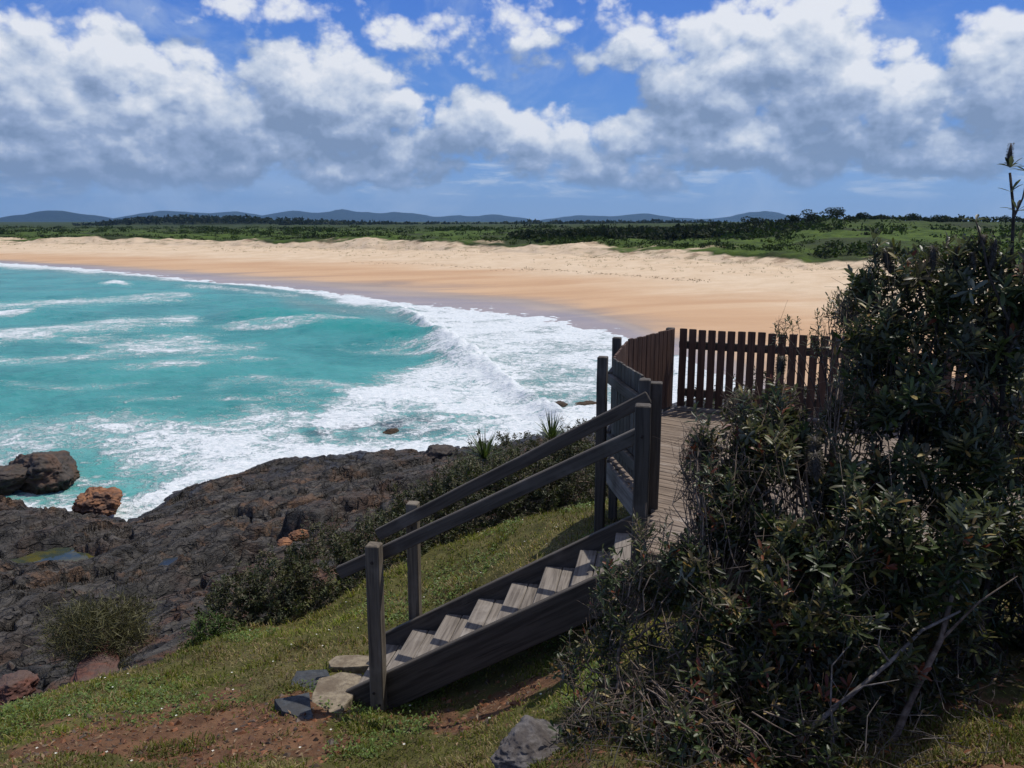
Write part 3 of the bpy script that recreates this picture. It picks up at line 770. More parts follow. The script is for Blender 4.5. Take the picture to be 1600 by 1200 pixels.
def canopy(mb, c, r, n, size, cols, flat=.5):
    """a cloud of small leaf sprays through an uneven crown"""
    c = np.array(c, float); r = np.array(r, float)
    k = 7
    lob = nrm(rng.normal(size=(k, 3))) * rng.uniform(.25, .75, (k, 1)); lob[:, 2] *= .8
    lr = rng.uniform(.38, .62, k)
    w = rng.integers(0, k, n)
    d = nrm(rng.normal(size=(n, 3)))
    p = lob[w] + d * (lr[w] * rng.uniform(.55, 1.0, n) ** .5)[:, None]
    P = c + p * r
    a = nrm(rng.normal(size=(n, 3)) + d * .6); bb = nrm(np.cross(a, rng.normal(size=(n, 3))))
    s = size * rng.uniform(.5, 1.3, n)[:, None]
    V = np.stack([P - a * s, P + bb * s * flat, P + a * s, P - bb * s * flat], 1)
    col = np.array(cols)[rng.integers(0, len(cols), k)][w] * rng.uniform(.75, 1.3, (n, 1))
    q = np.arange(n * 4).reshape(n, 4)
    mb.add(V.reshape(-1, 3), q, a=np.repeat(col, 4, 0))

DARKG = [(.020, .030, .012), (.028, .040, .014), (.036, .042, .020), (.024, .030, .016)]
MIDG = [(.030, .052, .010), (.042, .068, .012), (.036, .052, .014)]
def surf_z(px, Y):
    X, YY, Z, T = BGRID; j = int(np.argmin(abs(BPX - px)))
    return float(np.interp(Y, YY[:, j], Z[:, j]))

def make_forest():
    mb = MB()
    for k in range(900):
        px = rng.uniform(130, 1150); Y = rng.uniform(1150, 1480)
        py = np.interp(px, [0, 120, 170, 200, 240, 300, 410, 480, 560, 640, 760, 820, 920, 1060, 1150], [356, 356, 352, 347, 343, 342, 343, 347, 350, 352, 354, 350, 350, 349, 352])
        zc = EYE - Y * tanpy(py) - (1480 - Y) * .012
        u = (px - 800) / FPX / math.cos(PITCH) * .985
        h = rng.uniform(5, 12)
        canopy(mb, (u * Y, Y, zc + h * .2), (h * .7, h * .7, h * .55), 26, h * .28, DARKG)
    return tag(mb.build('forest', M['far_leaf']), 'dark distant forest covering the low rise behind the dunes', 'forest', None, 'stuff')
make_forest()

def make_scrub():
    """shrubs over the dunes: a mass nobody could count"""
    mb = MB()
    n = 0
    while n < 1500:
        px = rng.uniform(-60, 1660); j = int(np.argmin(abs(BPX - px)))
        f = 1.03 + rng.random() ** 1.6 * 1.3
        Y = BYV[j] * f; z = surf_z(px, Y)
        x = (px - 800) / FPX / math.cos(PITCH) * .985 * Y
        if px > 1230 and rng.random() < .6: continue
        dens = perlin(x * .018, Y * .018, 5.0)
        if dens < rng.uniform(-.5, .35): continue
        h = rng.uniform(.6, 1.6) * (1 + .8 * (f > 1.35) + .5 * (dens > .3))
        canopy(mb, (x, Y, z + h * .2), (h * 1.5, h * 1.5, h * .65), 44, h * .22, MIDG if rng.random() < .8 else DARKG)
        n += 1
    # the darker belt of wattle and tea-tree behind the first dune
    for k in range(700):
        px = 1275 - 475 * rng.random() ** 1.0; Y = rng.uniform(235, 330); z = surf_z(px, Y)
        x = (px - 800) / FPX / math.cos(PITCH) * .985 * Y
        top = np.interp(px, [800, 950, 1050, 1180, 1260, 1300], [361, 356, 352, 350, 352, 360]) + rng.normal(0, 2.5)
        zt = EYE - Y * tanpy(top)
        h = np.clip((zt - z), 1.0, 6) * rng.uniform(.6, 1.0)
        canopy(mb, (x, Y, z + h * .5), (h * .8 + .5, h * .8 + .5, h * .55), 34, .32 * h ** .5 + .25, DARKG)
    for k in range(240):
        px = rng.uniform(1320, 1660); Y = rng.uniform(300, 400)
        py = 344 + rng.normal(0, 2) ; zt = EYE - Y * tanpy(334 + rng.uniform(0, 9)); z = surf_z(px, Y)
        x = (px - 800) / FPX / math.cos(PITCH) * .985 * Y; h = max(1.5, zt - z) * rng.uniform(.7, 1)
        canopy(mb, (x, Y, z + h * .6), (h * .5, h * .5, h * .45), 30, .5, DARKG)
    return tag(mb.build('scrub', M['far_leaf']), 'low green scrub covering the dunes behind the beach', 'scrub', None, 'stuff')
make_scrub()

TREES = [  # column, top row, distance, crown width m, label
 (932, 356, 250, 6, 'low dark tree above the middle of the dunes'), (1110, 345, 285, 6.5, 'rounded dark tree left of the tree-topped rise'),
 (1168, 338, 300, 8, 'broad dark tree at the left foot of the tree-topped rise'), (1190, 343, 300, 6, 'small tree tucked beside the broad dark tree'),
 (1213, 343, 295, 5, 'small round tree on the slope below the twin crowns'), (1232, 335, 290, 5, 'slim tree just left of the twin crowns'),
 (1256, 328, 288, 7, 'tall twin-crowned tree on the left of the rise'), (1274, 340, 280, 4, 'short tree between the twin crowns and the big crown'),
 (1295, 325, 282, 8.5, 'biggest tree with a wide crown on top of the rise'), (1318, 336, 284, 5, 'small tree leaning right of the biggest crown'),
 (1336, 331, 290, 5, 'tree standing alone right of the rise top'), (1365, 335, 320, 6, 'first tree of the thin line right of the rise'),
 (1415, 333, 330, 6, 'dark tree in the middle of the thin skyline row'), (1452, 336, 335, 7, 'low tree near the right end of the skyline row')]
for (px, top, Y, w, lab) in TREES:
    z = surf_z(px, Y); x = (px - 800) / FPX / math.cos(PITCH) * .985 * Y
    zt = EYE - Y * float(tanpy(top)); h = max(3.0, zt - z)
    t = empty('scrub_tree', (x, Y, zt - h), lab, 'tree', 'dark trees on the rise behind the dunes')
    mb = MB()
    tube(mb, [(x, Y, zt - h - .6), (x + .1, Y, zt - h * .6), (x - .1, Y, zt - h * .25)], [.28, .2, .1], 6)
    for k in range(4):
        a = rng.uniform(0, 6.28); tube(mb, [(x, Y, zt - h * .65), (x + math.cos(a) * w * .2, Y + math.sin(a) * w * .2, zt - h * .4), (x + math.cos(a) * w * .32, Y + math.sin(a) * w * .32, zt - h * .25)], [.13, .09, .04], 4)
    mb.build('trunk', M['bark_dark'], t, True)
    mb = MB(); canopy(mb, (x, Y, zt - h * .50), (w * .62, w * .62, h * .62), 900, .34, DARKG[:2] + [(.03, .038, .018)])
    mb.build('crown', M['far_leaf'], t)

def make_driftweed():
    mb = MB()
    for k in range(300):
        if rng.random() < .62: px = rng.uniform(815, 1105); py = np.interp(px, [815, 900, 1000, 1105], [419, 424, 432, 440]) + rng.normal(0, 1.1)
        else: px = rng.uniform(545, 830); py = np.interp(px, [545, 650, 830], [410, 412, 423]) + rng.normal(0, 1.2)
        X, Y, Z, T = BGRID; j = int(np.argmin(abs(BPX - px)))
        tp = (EYE - Z[:, j]) / Y[:, j]; Yp = float(np.interp(-tanpy(py), -tp, Y[:, j]))
        z = surf_z(px, Yp); x = (px - 800) / FPX / math.cos(PITCH) * .985 * Yp
        canopy(mb, (x, Yp, z + .02), (rng.uniform(.15, .5), rng.uniform(.1, .3), .04), 4, .10, [(.09, .06, .035), (.14, .09, .05)])
    tag(mb.build('seaweed_wrack', M['far_leaf']), 'line of dark seaweed scraps and tracks along the dry sand', 'seaweed', None, 'stuff')
make_driftweed()

def make_dune_grass():
    mb = MB(); X, Y, Z, T = BGRID
    for k in range(1500):
        j = rng.integers(80, X.shape[1] - 80); c = np.clip(rng.normal(3.0, .45), 2.45, 4.0)
        if perlin(X[50, j] * .03, Y[50, j] * .03, 2.0) < rng.uniform(-.4, .3): continue
        i = int(np.argmin(abs(T[:, j] - c))); s_ = rng.uniform(.25, .7)
        canopy(mb, (X[i, j] + rng.normal(0, .8), Y[i, j] + rng.normal(0, .8), Z[i, j] + .06), (s_ * 1.4, s_ * 1.4, .22), 9, .16, [(.16, .15, .06), (.11, .12, .04), (.20, .17, .09)], .18)
    tag(mb.build('dune_grass', M['far_leaf']), 'thin tufts of dune grass along the foot of the dunes', 'dune grass', None, 'stuff')
make_dune_grass()

# ------------------------------------------------------------------ boulders and stones
def blob(px, py, Y, dims, rot=0, sub=6, amp=.22, seed=0.0, flat=None, z=None):
    bm = bmesh.new(); bmesh.ops.create_icosphere(bm, subdivisions=sub, radius=1)
    V = np.array([v.co[:] for v in bm.verts]); F = np.array([[v.index for v in f.verts] for f in bm.faces]); bm.free()
    # faceted: cut by a few planes, then roughened
    r2 = np.random.default_rng(int(seed * 10) + 5)
    for k in range(9):
        d = nrm(r2.normal(size=3)); t = r2.uniform(.62, .86); h = V @ d
        V = V - np.outer(np.maximum(h - t, 0) * .85, d)
    n = .7 * fbm(V[:, 0] * 1.4 + seed, V[:, 1] * 1.4, V[:, 2] * 1.4, 6, .6) + .35 * (ridged(V[:, 0] * 1.7 + seed, V[:, 1] * 1.7, V[:, 2] * 2.6, 4) - 1)
    V = V * (1 + amp * n)[:, None]
    V = V * np.array(dims)
    c, s = math.cos(rot), math.sin(rot)
    V = np.stack([V[:, 0] * c - V[:, 1] * s, V[:, 0] * s + V[:, 1] * c, V[:, 2]], -1)
    p = PY(px, py, Y) if z is None else PZ(px, py, z)
    return V + p, F
BOULD = [('sea_boulder', 66, 735, 34.5, (2.15, 1.4, .98), 'boulder_dark', 'largest brown boulder standing in the surf', 'boulder', .25, 1.3),
 ('sea_boulder', 5, 748, 33.2, (1.6, 1.2, .62), 'boulder_dark', 'low boulder against the left flank of the largest surf boulder', 'boulder', .25, 2.7),
 ('sea_boulder', 152, 784, 30.2, (1.22, .85, .62), 'boulder_orange', 'orange-faced boulder at the mouth of the small inlet', 'boulder', .25, 3.1),
 ('surf_rock', 612, 677, 43, (.55, .4, .25), 'boulder_dark', 'small wet rock awash in the white surf', 'rock', .25, 4.4),
 ('surf_rock', 575, 672, 44, (.8, .5, .16), 'boulder_dark', 'flat wet ledge barely breaking the surf', 'rock', .3, 5.2),
 ('surf_rock', 872, 634, 49.5, (.9, .6, .22), 'boulder_dark', 'flat rock beside the leaf-fringed shore left of the deck post', 'rock', .3, 6.2),
 ('surf_rock', 918, 634, 50.0, (1.3, .7, .25), 'boulder_dark', 'flat brown ledge touching the deck post', 'rock', .3, 7.7),
 ('shore_boulder', 685, 712, 36.5, (1.35, .8, .5), 'boulder_dark', 'dark boulder at the water edge below the spiky plants', 'boulder', .25, 8.1),
 ('shore_boulder', 468, 838, 21, (.30, .24, .16), 'boulder_orange', 'rusty boulder just above the coastal shrubs', 'boulder', .25, 9.6),
 ('shore_boulder', 446, 848, 20, (.28, .2, .09), 'boulder_orange', 'flat rusty slab left of the rusty boulder', 'boulder', .25, 10.3),
 ('shore_boulder', 18, 1080, 9.0, (.32, .28, .17), 'stone_red', 'red-brown rock at the lower left grass edge', 'boulder', .25, 11.9),
 ('red_slab', 150, 1062, 7.9, (.75, .28, .10), 'stone_red', 'dark red slab beneath the feathery bush', 'rock', .22, 12.2),
 ('lichen_rock', 842, 1170, 4.35, (.24, .22, .11), 'stone_lichen', 'pale grey rock in the grass below the banksia', 'rock', .2, 13.4)]
for (nm, px, py, Y, dims, mt, lab, cat, amp, sd) in BOULD:
    if nm == 'lichen_rock':
        for _ in range(12): q_ = PY(px, py, Y); Y = float(np.clip(Y + (q_[2] - ground_z(q_[0], q_[1]) - .03) * 1.2, 2.5, 8))
    V, F = blob(px, py, Y, dims, sd * 1.7, 6 if Y < 36 else 5, amp, sd)
    tag(mkobj(nm, V, F, M[mt], None, True), lab, cat, {'sea_boulder': 'boulders in the surf at the left', 'surf_rock': 'low rocks awash', 'shore_boulder': 'loose boulders on the shore'}.get(nm))

def slab(name, outline, lift, thick, mat, lab, Yref):
    """flagstone: outline laid on the ground at its place, with rough broken edges"""
    out = []; mx, my = np.mean([o[0] for o in outline]), np.mean([o[1] for o in outline])
    zz = 7.5
    for _ in range(8):
        c_ = PZ(mx, my, zz); zz = ground_z(c_[0], c_[1]) + lift
    lift = zz
    for a, b in outline:   # where the line of sight meets the slab's level
        out.append(PZ(a, b, lift))
    P = np.array(out); n0 = len(P); Q = []
    for k in range(n0):
        for t in np.linspace(0, 1, 5)[:-1]:
            p = P[k] * (1 - t) + P[(k + 1) % n0] * t
            Q.append(p + rng.normal(0, .0025 if t else .001, 3) * (1, 1, 0))
    Q = np.array(Q); n = len(Q); c = Q.mean(0)
    rings = [c + (Q - c) * .45 + [0, 0, .006], c + (Q - c) * .97 + [0, 0, .002], Q - [0, 0, .007], c + (Q - c) * 1.01 - [0, 0, thick * .5], c + (Q - c) * .96 - [0, 0, thick]]
    for r in rings: r += np.stack([0 * r[:, 0], 0 * r[:, 0], .006 * fbm(r[:, 0] * 9, r[:, 1] * 9, 3, 3)], -1)
    V = np.concatenate(rings + [[c + [0, 0, .006]]]); q = []
    for k in range(len(rings) - 1):
        i = np.arange(n); q.append(np.stack([k * n + i, (k + 1) * n + i, (k + 1) * n + (i + 1) % n, k * n + (i + 1) % n], -1))
    t = np.stack([np.arange(n), (np.arange(n) + 1) % n, np.full(n, len(V) - 1)], -1)
    return tag(mkobj(name, V, [np.concatenate(q), t], M[mat], None, False), lab, 'flagstone', 'flagstones at the foot of the stairs')
slab('stepping_stone', [(450, 1077), (463, 1048), (511, 1046), (518, 1060), (487, 1083)], .025, .10, 'stone_grey', 'grey flagstone furthest left of the step foot, behind the darkest one', 6)
slab('stepping_stone', [(428, 1092), (483, 1082), (490, 1129), (440, 1112)], .03, .10, 'stone_grey', 'darkest flagstone, nearest the bare red soil', 6)
slab('stepping_stone', [(486, 1090), (498, 1060), (532, 1050), (566, 1052), (560, 1075), (536, 1108), (520, 1116), (492, 1112)], .065, .13, 'stone_tan', 'tan flagstone touching the near stringer', 6)
slab('stepping_stone', [(512, 1034), (524, 1025), (560, 1023), (584, 1027), (584, 1040), (545, 1043), (516, 1042)], .07, .12, 'stone_tan', 'raised tan flagstone behind the lower newel post', 6)

# ------------------------------------------------------------------ timber stairs, deck and fence
ZD = EYE - 2.175
def part(mb, name, mat, parent): return mb.build(name, M[mat], parent, False, 'grain')
def one(name, mat, parent, *a, **k):
    mb = MB(); beam(mb, *a, **k); return part(mb, name, mat, parent)

L1 = PY(584, 850, 5.50); L2 = PY(645, 785, 6.38); N1 = PY(1005, 632, 5.20); N2 = PY(1008, 592, 6.07)
wd = nrm(((L2 - L1) + (N2 - N1)) * (1, 1, 0)); sd_ = nrm(((N1 - L1) + (N2 - L2)) * (1, 1, 0))
st = empty('timber_staircase', (float(L1[0]), float(L1[1]), 7.47), 'weathered grey timber steps climbing from flagstones to the deck', 'staircase')
for nm, P_, zb, w, mat in (('newel_post', L1, 7.2, .10, 'wood_post'), ('newel_post', L2, 7.2, .092, 'wood_post'), ('newel_post', N1, 8.0, .10, 'wood_dark'), ('newel_post', N2, 7.9, .085, 'wood_dark')):
    po = one(nm, mat, st, (P_[0], P_[1], zb), P_, w, w, up=wd, ch=.007)
    for (bx_, bz_) in (((-.018, 7.66), (.022, 7.57), (.0, 8.66)) if P_ is L1 else ((.0, float(P_[2]) - .20), (.0, float(P_[2]) - 1.06))):
        if True:
            bm_ = MB(); c_ = np.array([P_[0], P_[1], bz_]) - wd * (w / 2) + sd_ * bx_
            tube(bm_, [c_ + wd * .004, c_ - wd * .006, c_ - wd * .008], [.011, .011, .008], 6)
            bo = bm_.build('bolt', M['bark_dark'], po, False)
            bo.data.transform(__import__('mathutils').Matrix.Translation([-k for k in st.location]))
one('handrail', 'wood_dark', st, PY(530, 895, 5.66), PY(998, 679, 5.29), .045, .095)
one('handrail', 'wood_dark', st, PY(590, 836, 6.32), PY(1014, 620, 5.99), .045, .095)
def stringer(a, b, dep=.27):
    a, b = np.array(a), np.array(b); d = nrm(b - a); up = nrm(np.array([0, 0, 1.0]) - d * d[2])
    one('stringer', 'wood_dark', st, a - up * dep / 2, b - up * dep / 2, .05, dep)
stringer(PY(536, 1081, 5.60), PY(985, 875, 5.31)); stringer(PY(588, 995, 6.34), PY(992, 803, 6.02))
FE = [(599, 1005), (644, 977), (696, 952), (747, 928), (799, 904), (852, 878), (906, 853), (962, 832)]
ytr = np.linspace(6.29, 5.99, 8)
steplen = .66
for k, (px, py) in enumerate(FE):
    p = PY(px, py, ytr[k]); mb = MB()
    z = 7.59 + k * .1545
    for (o, w) in ((.068, .132), (.208, .138)):
        c = np.array([p[0], p[1], z - .02]) + sd_ * o + wd * .01
        beam(mb, c, c - wd * steplen, w, .04, ch=.006)
    part(mb, 'tread', 'wood_grey', st)

# deck
def XY(px, py, Y): return PY(px, py, Y)[:2]
A_ = N1[:2] + np.array([.03, .02]); B_ = N2[:2] + np.array([.10, .03])
C_ = XY(957, 640, 7.50); C2 = XY(979, 600, 8.65); D_ = XY(1052, 580, 9.60); E_ = XY(1375, 580, 8.72)
de = nrm(E_ - D_); E2 = D_ + de * 4.6; F_ = np.array([3.9, 5.2])
POLY = [A_, B_, C_, C2, D_, E2, F_]
dk = empty('viewing_deck', (float((A_[0] + E_[0]) / 2), float(D_[1] - 2), ZD - .6), 'timber viewing platform with grey boards over the headland', 'deck')
def clip_line(o, d, poly):
    ts = []
    for k in range(len(poly)):
        a, b = poly[k], poly[(k + 1) % len(poly)]; e_ = b - a
        den = d[0] * e_[1] - d[1] * e_[0]
        if abs(den) < 1e-9: continue
        w = a - o; t = (w[0] * e_[1] - w[1] * e_[0]) / den; s = (w[0] * d[1] - w[1] * d[0]) / den
        if 0 <= s < 1: ts.append(t)
    ts.sort(); return ts
pn = np.array([de[1], -de[0]])
if pn[1] > 0: pn = -pn
bd = nrm(np.array([.80, -.60])); bn = np.array([-.60, -.80])
mb = MB(); o = -3.0
while o < 7.5:
    org = D_ + bn * o; ts = clip_line(org, bd, POLY)
    for a, b in zip(ts[::2], ts[1::2]):
        if b - a > .1:
            cuts = [a] + ([a + (b - a) * rng.uniform(.4, .7)] if b - a > 2.4 else []) + [b]
            for c0, c1 in zip(cuts, cuts[1:]):
                p0 = org + bd * (c0 + .002); p1 = org + bd * (c1 - .002); zz = ZD - .016 + rng.normal(0, .0012)
                beam(mb, (p0[0], p0[1], zz), (p1[0], p1[1], zz), .088, .032, ch=.004)
    o += .095
part(mb, 'deck_floor', 'wood_deck', dk)
def z3(p, z): return (float(p[0]), float(p[1]), z)
def outward(a, b):
    d = nrm(np.array(b) - np.array(a)); return np.array([-d[1], d[0]])
cen = np.mean(POLY, 0)
for k in range(len(POLY)):
    a, b = POLY[k], POLY[(k + 1) % len(POLY)]; d = nrm(b - a); ow = outward(a, b)
    if np.dot(ow, (a + b) / 2 - cen) < 0: ow = -ow
    a2 = a + ow * .028 + d * .03; b2 = b + ow * .028 - d * .03
    one('fascia_beam', 'wood_grey' if k == 1 else 'wood_dark', dk, z3(a2, ZD - .135), z3(b2, ZD - .135), .045, .20)
for k in range(6):
    a = A_ + (F_ - A_) * (.1 + k * .16) + np.array([.05, .15]); b = D_ + (E2 - D_) * (.05 + k * .18) - np.array([0, .12])
    one('joist', 'wood_dark', dk, z3(a, ZD - .11), z3(b, ZD - .11), .05, .14)
P942 = PY(942, 557, 7.14); P964 = PY(964, 527, 8.36)
for P_, w in ((P942, .085), (P964, .085)):
    one('deck_post', 'wood_dark', dk, (P_[0], P_[1], 7.2), P_, w, w, up=(.3, 1, 0))
for q in (D_ + [-.03, .06], E2 + [0, .06], F_ + [0, .1], D_ + de * 2.2 + [0, .08]):
    one('deck_post', 'wood_dark', dk, z3(q, 6.6), z3(q, ZD - .245), .09, .09, up=(0, 1, 0))

fn = empty('picket_fence', z3(D_, ZD), 'brown picket fence around the outer edge of the deck', 'fence')
FZ = EYE - 1.225
SEG = [(B_ + np.array([.02, .06]), C_), (C_, C2), (C2, D_), (D_, E2)]
for s, (a, b) in enumerate(SEG):
    d = nrm(b - a); L = float(np.linalg.norm(b - a)); ow = outward(a, b)
    if np.dot(ow, (a + b) / 2 - cen) < 0: ow = -ow
    pitch = .110 if s == 3 else .104; n = int(L / pitch); st0 = (L - n * pitch) / 2
    mat = 'wood_dark' if s == 0 else 'wood_brown'
    for k in range(n):
        c = a + d * (st0 + (k + .5) * pitch + rng.normal(0, .002)); tz = FZ + rng.normal(0, .004)
        lean = d * rng.normal(0, .002)
        one('picket', mat, fn, z3(c, ZD + .035), z3(c + lean, tz), .021, .084 if s == 3 else .092, up=(d[0], d[1], 0), ch=.003)
    for zz in (ZD + .20, ZD + .76):
        a2 = a + ow * .040 + d * (.05 if s else .02); b2 = b + ow * .040 - d * .03
        one('rail', 'wood_dark', fn, z3(a2, zz), z3(b2, zz), .045, .09)
p25 = PY(1026, 597, 6.13)
one('fence_post', 'wood_dark', fn, (p25[0], p25[1], ZD - .25), p25, .09, .09, up=wd)
dp = D_ + np.array([-.035, .085]); one('fence_post', 'wood_dark', fn, z3(dp, ZD - .25), z3(dp, FZ - .004), .09, .09, up=(de[0], de[1], 0))
for t in (2.0, 4.0):
    q = D_ + de * t - pn * .11; one('fence_post', 'wood_dark', fn, z3(q, ZD - .25), z3(q, FZ - .05), .09, .09, up=(de[0], de[1], 0))
a2 = D_ + de * .05 + pn * .07; b2 = E2 - de * .1 + pn * .07
one('kerb_board', 'wood_grey', fn, z3(a2, ZD + .023), z3(b2, ZD + .023), .09, .04)

# ------------------------------------------------------------------ plants
def leafset(mb, P, ax, nv, L, W, col, full=True, curl=.15):
    """many leaves at once: P base points, ax directions, nv upper-face normals"""
    n = len(P); ax = nrm(ax); nv = nrm(nv - ax * (nv * ax).sum(-1, keepdims=True)); sv = np.cross(ax, nv)
    L = np.broadcast_to(L, (n,))[:, None]; W = np.broadcast_to(W, (n,))[:, None]
    if full:
        T = [0.0, .3, .72, 1.0]; K = [.10, .68, 1.0, .42]
        cu = (curl * rng.normal(1, .8, n))[:, None]
        rows = []
        for t, k in zip(T, K):
            m = P + ax * L * t - nv * L * cu * t * t
            e_ = sv * W * .5 * k; up = nv * W * .16 * k
            rows += [m - e_ + up, m, m + e_ + up]
        V = np.stack(rows, 1).reshape(-1, 3)
        b = np.arange(n)[:, None, None] * 12
        q = np.array([[r * 3 + c, r * 3 + c + 1, r * 3 + c + 4, r * 3 + c + 3] for r in range(3) for c in range(2)])
        mb.add(V, (b + q[None]).reshape(-1, 4), a=np.repeat(col, 12, 0))
    else:
        m = P + ax * L * .55
        V = np.stack([P, m + sv * W * .5 + nv * W * .12, P + ax * L - nv * L * .1, m - sv * W * .5 + nv * W * .12], 1).reshape(-1, 3)
        b = np.arange(n)[:, None, None] * 4
        mb.add(V, None, (b + np.array([[0, 1, 2], [0, 2, 3]])[None]).reshape(-1, 3), np.repeat(col, 4, 0))

def branch_tree(mb, tips, base, r0, gravity=.0, minr=.0018, wig=.05):
    """branches that divide from the base out to every tip; gives back each tip's heading"""
    heads = np.zeros_like(tips)
    def seg(p, q, ra, rb, k):
        L = np.linalg.norm(q - p); mid = (p + q) / 2 + rng.normal(0, wig * L, 3)
        tube(mb, [p, (p * .55 + mid * .45) + rng.normal(0, wig * L * .3, 3), mid, q], [ra, (ra * .7 + rb * .3), (ra + rb) / 2, rb], k)
        return q - mid
    def rec(idx, p, ra, depth):
        if len(idx) == 1:
            heads[idx[0]] = seg(p, tips[idx[0]], ra, minr, 4); return
        c = tips[idx].mean(0)
        f = .42 if depth < 3 else .5
        q = p + (c - p) * f + rng.normal(0, .06 * np.linalg.norm(c - p), 3); q[2] -= gravity * np.linalg.norm((c - p)[:2]) * .2
        rb = max(minr, r0 * (len(idx) / len(tips)) ** .45 * .85)
        seg(p, q, ra, rb, 6 if ra > .012 else 4)
        pts = tips[idx]; k = 3 if (depth == 0 and len(idx) > 12) else 2
        cs = pts[rng.choice(len(idx), k, replace=False)]
        for it in range(4):
            lab = np.argmin(((pts[:, None] - cs[None]) ** 2).sum(-1), 1)
            cs = np.array([pts[lab == m].mean(0) if (lab == m).any() else cs[m] for m in range(k)])
        if len(set(lab)) == 1: lab = np.arange(len(idx)) % k
        for m in range(k):
            sub = idx[lab == m]
            if len(sub): rec(sub, q, max(minr, r0 * (len(sub) / len(tips)) ** .45), depth + 1)
    rec(np.arange(len(tips)), np.array(base, float), r0, 0)
    return nrm(heads)

BLEAF = np.array([(.026, .040, .010), (.036, .054, .011), (.050, .064, .013), (.020, .028, .009), (.075, .072, .018), (.060, .046, .017), (.034, .050, .018)])
BWARM = np.array([(.16, .045, .016), (.11, .028, .014), (.22, .13, .03), (.28, .21, .07)])
def ell(px, py, Y, rx, ry, rz, n, shell=.35):
    c = PY(px, py, Y); d = nrm(rng.normal(size=(n, 3))); r = rng.uniform(shell, 1, (n, 1)) ** .6
    return c + d * r * np.array([rx, ry, rz])

def banksia(name, label, base, ells, r0, cones=(), whorl=13, L=.075, W=.019, warm=.08, bark='bark', twigs=0):
    bx, by = base; bz = ground_z(bx, by)
    root = empty(name, (bx, by, bz), label, 'shrub', 'banksia shrubs around the deck')
    tips = []
    for e_ in ells:
        m = e_[6]; cn = ell(*e_[:6], max(1, m // 6)); tips.append(cn[rng.integers(0, len(cn), m)] + rng.normal(0, 1, (m, 3)) * np.array([.042, .05, .05]))
    tips = np.concatenate(tips)
    tips[:, 2] = np.maximum(tips[:, 2], terrain(tips[:, 0], tips[:, 1]) + .05)
    mb = MB(); hd = branch_tree(mb, tips, (bx, by, bz - .05), r0)
    if twigs:   # bare dead twigs
        tt = np.concatenate([ell(e_[0], e_[1], e_[2], e_[3] * 1.05, e_[4], e_[5] * 1.05, twigs) for e_ in ells])
        for p in tt:
            k = np.argmin(((tips - p) ** 2).sum(-1)); q = tips[k] * .5 + np.array([bx, by, bz + .3]) * .5 if rng.random() < .3 else tips[k] - [0, 0, .15]
            m_ = (p + q) / 2 + rng.normal(0, .04, 3); tube(mb, [q, (q + m_) / 2 + rng.normal(0, .012, 3), m_, p], [.0042, .0036, .0028, .0010], 4)
            for _ in range(2):
                f_ = rng.uniform(.3, .9); b_ = m_ * (1 - f_) + p * f_; tube(mb, [b_, b_ + rng.normal(0, .03, 3) + [0, 0, .03], b_ + rng.normal(0, .05, 3) + [0, 0, .06]], [.0018, .0014, .0007], 4)
    mb.build('branches', M[bark], root, True)
    n = len(tips); mb = MB()
    up = nrm(hd * .6 + np.array([0, 0, .7]) + rng.normal(0, .15, (n, 3)))
    s1 = nrm(np.cross(up, rng.normal(size=(n, 3)))); s2 = np.cross(up, s1)
    col0 = BLEAF[rng.integers(0, len(BLEAF), n)] * rng.uniform(.7, 1.35, (n, 1))
    iswarm = rng.random(n) < warm
    for k in range(whorl):
        th = k * 2.399 + rng.uniform(0, .5, n); back = k / whorl
        rad = np.cos(th)[:, None] * s1 + np.sin(th)[:, None] * s2
        tilt = np.radians(28 + 62 * back + rng.normal(0, 12, n))[:, None]
        axd = up * np.cos(tilt) + rad * np.sin(tilt)
        nv = up * np.sin(tilt) - rad * np.cos(tilt)
        P = tips - up * (.11 * back + rng.uniform(0, .02, n))[:, None]
        col = col0 * rng.uniform(.8, 1.25, (n, 1))
        young = iswarm & (k < 5)
        col[young] = BWARM[rng.integers(0, 2, young.sum())]
        old = rng.random(n) < .045
        col[old] = BWARM[rng.integers(2, 4, old.sum())]
        keep = rng.random(n) < .93
        leafset(mb, P[keep], axd[keep], nv[keep], (L * rng.uniform(.65, 1.25, n) * (.75 + .35 * back))[keep], (W * rng.uniform(.8, 1.2, n))[keep], col[keep])
    mb.build('foliage', M['banksia_leaf'], root, True)
    for (px, py, Y, h, r, tilt) in cones:
        mb = MB(); c = PY(px, py, Y); ax = nrm(np.array([tilt, rng.normal(0, .1), 1]))
        m = 520; t = rng.random(m); th = rng.uniform(0, 6.28, m)
        a1 = nrm(np.cross(ax, [.2, 1, .1])); a2 = np.cross(ax, a1); rd = np.cos(th)[:, None] * a1 + np.sin(th)[:, None] * a2
        tube(mb, [c - ax * h * .75, c - ax * h / 2, c - ax * h * .2, c + ax * h * .3, c + ax * h * .52], [r * .2, r * .5, r * .55, r * .5, r * .1], 8, (.075, .062, .052))
        leafset(mb, c + ax * ((t - .5) * h)[:, None] + rd * r * .4, rd + ax * rng.normal(.1, .45, (m, 1)), ax + 0 * rd, r * rng.uniform(.5, 1.0, m), .0035, np.tile([(.11, .092, .078)], (m, 1)) * rng.uniform(.6, 1.3, (m, 1)), False)
        mb.build('seed_cone', M['scrub_leaf'], root, True)
    return root

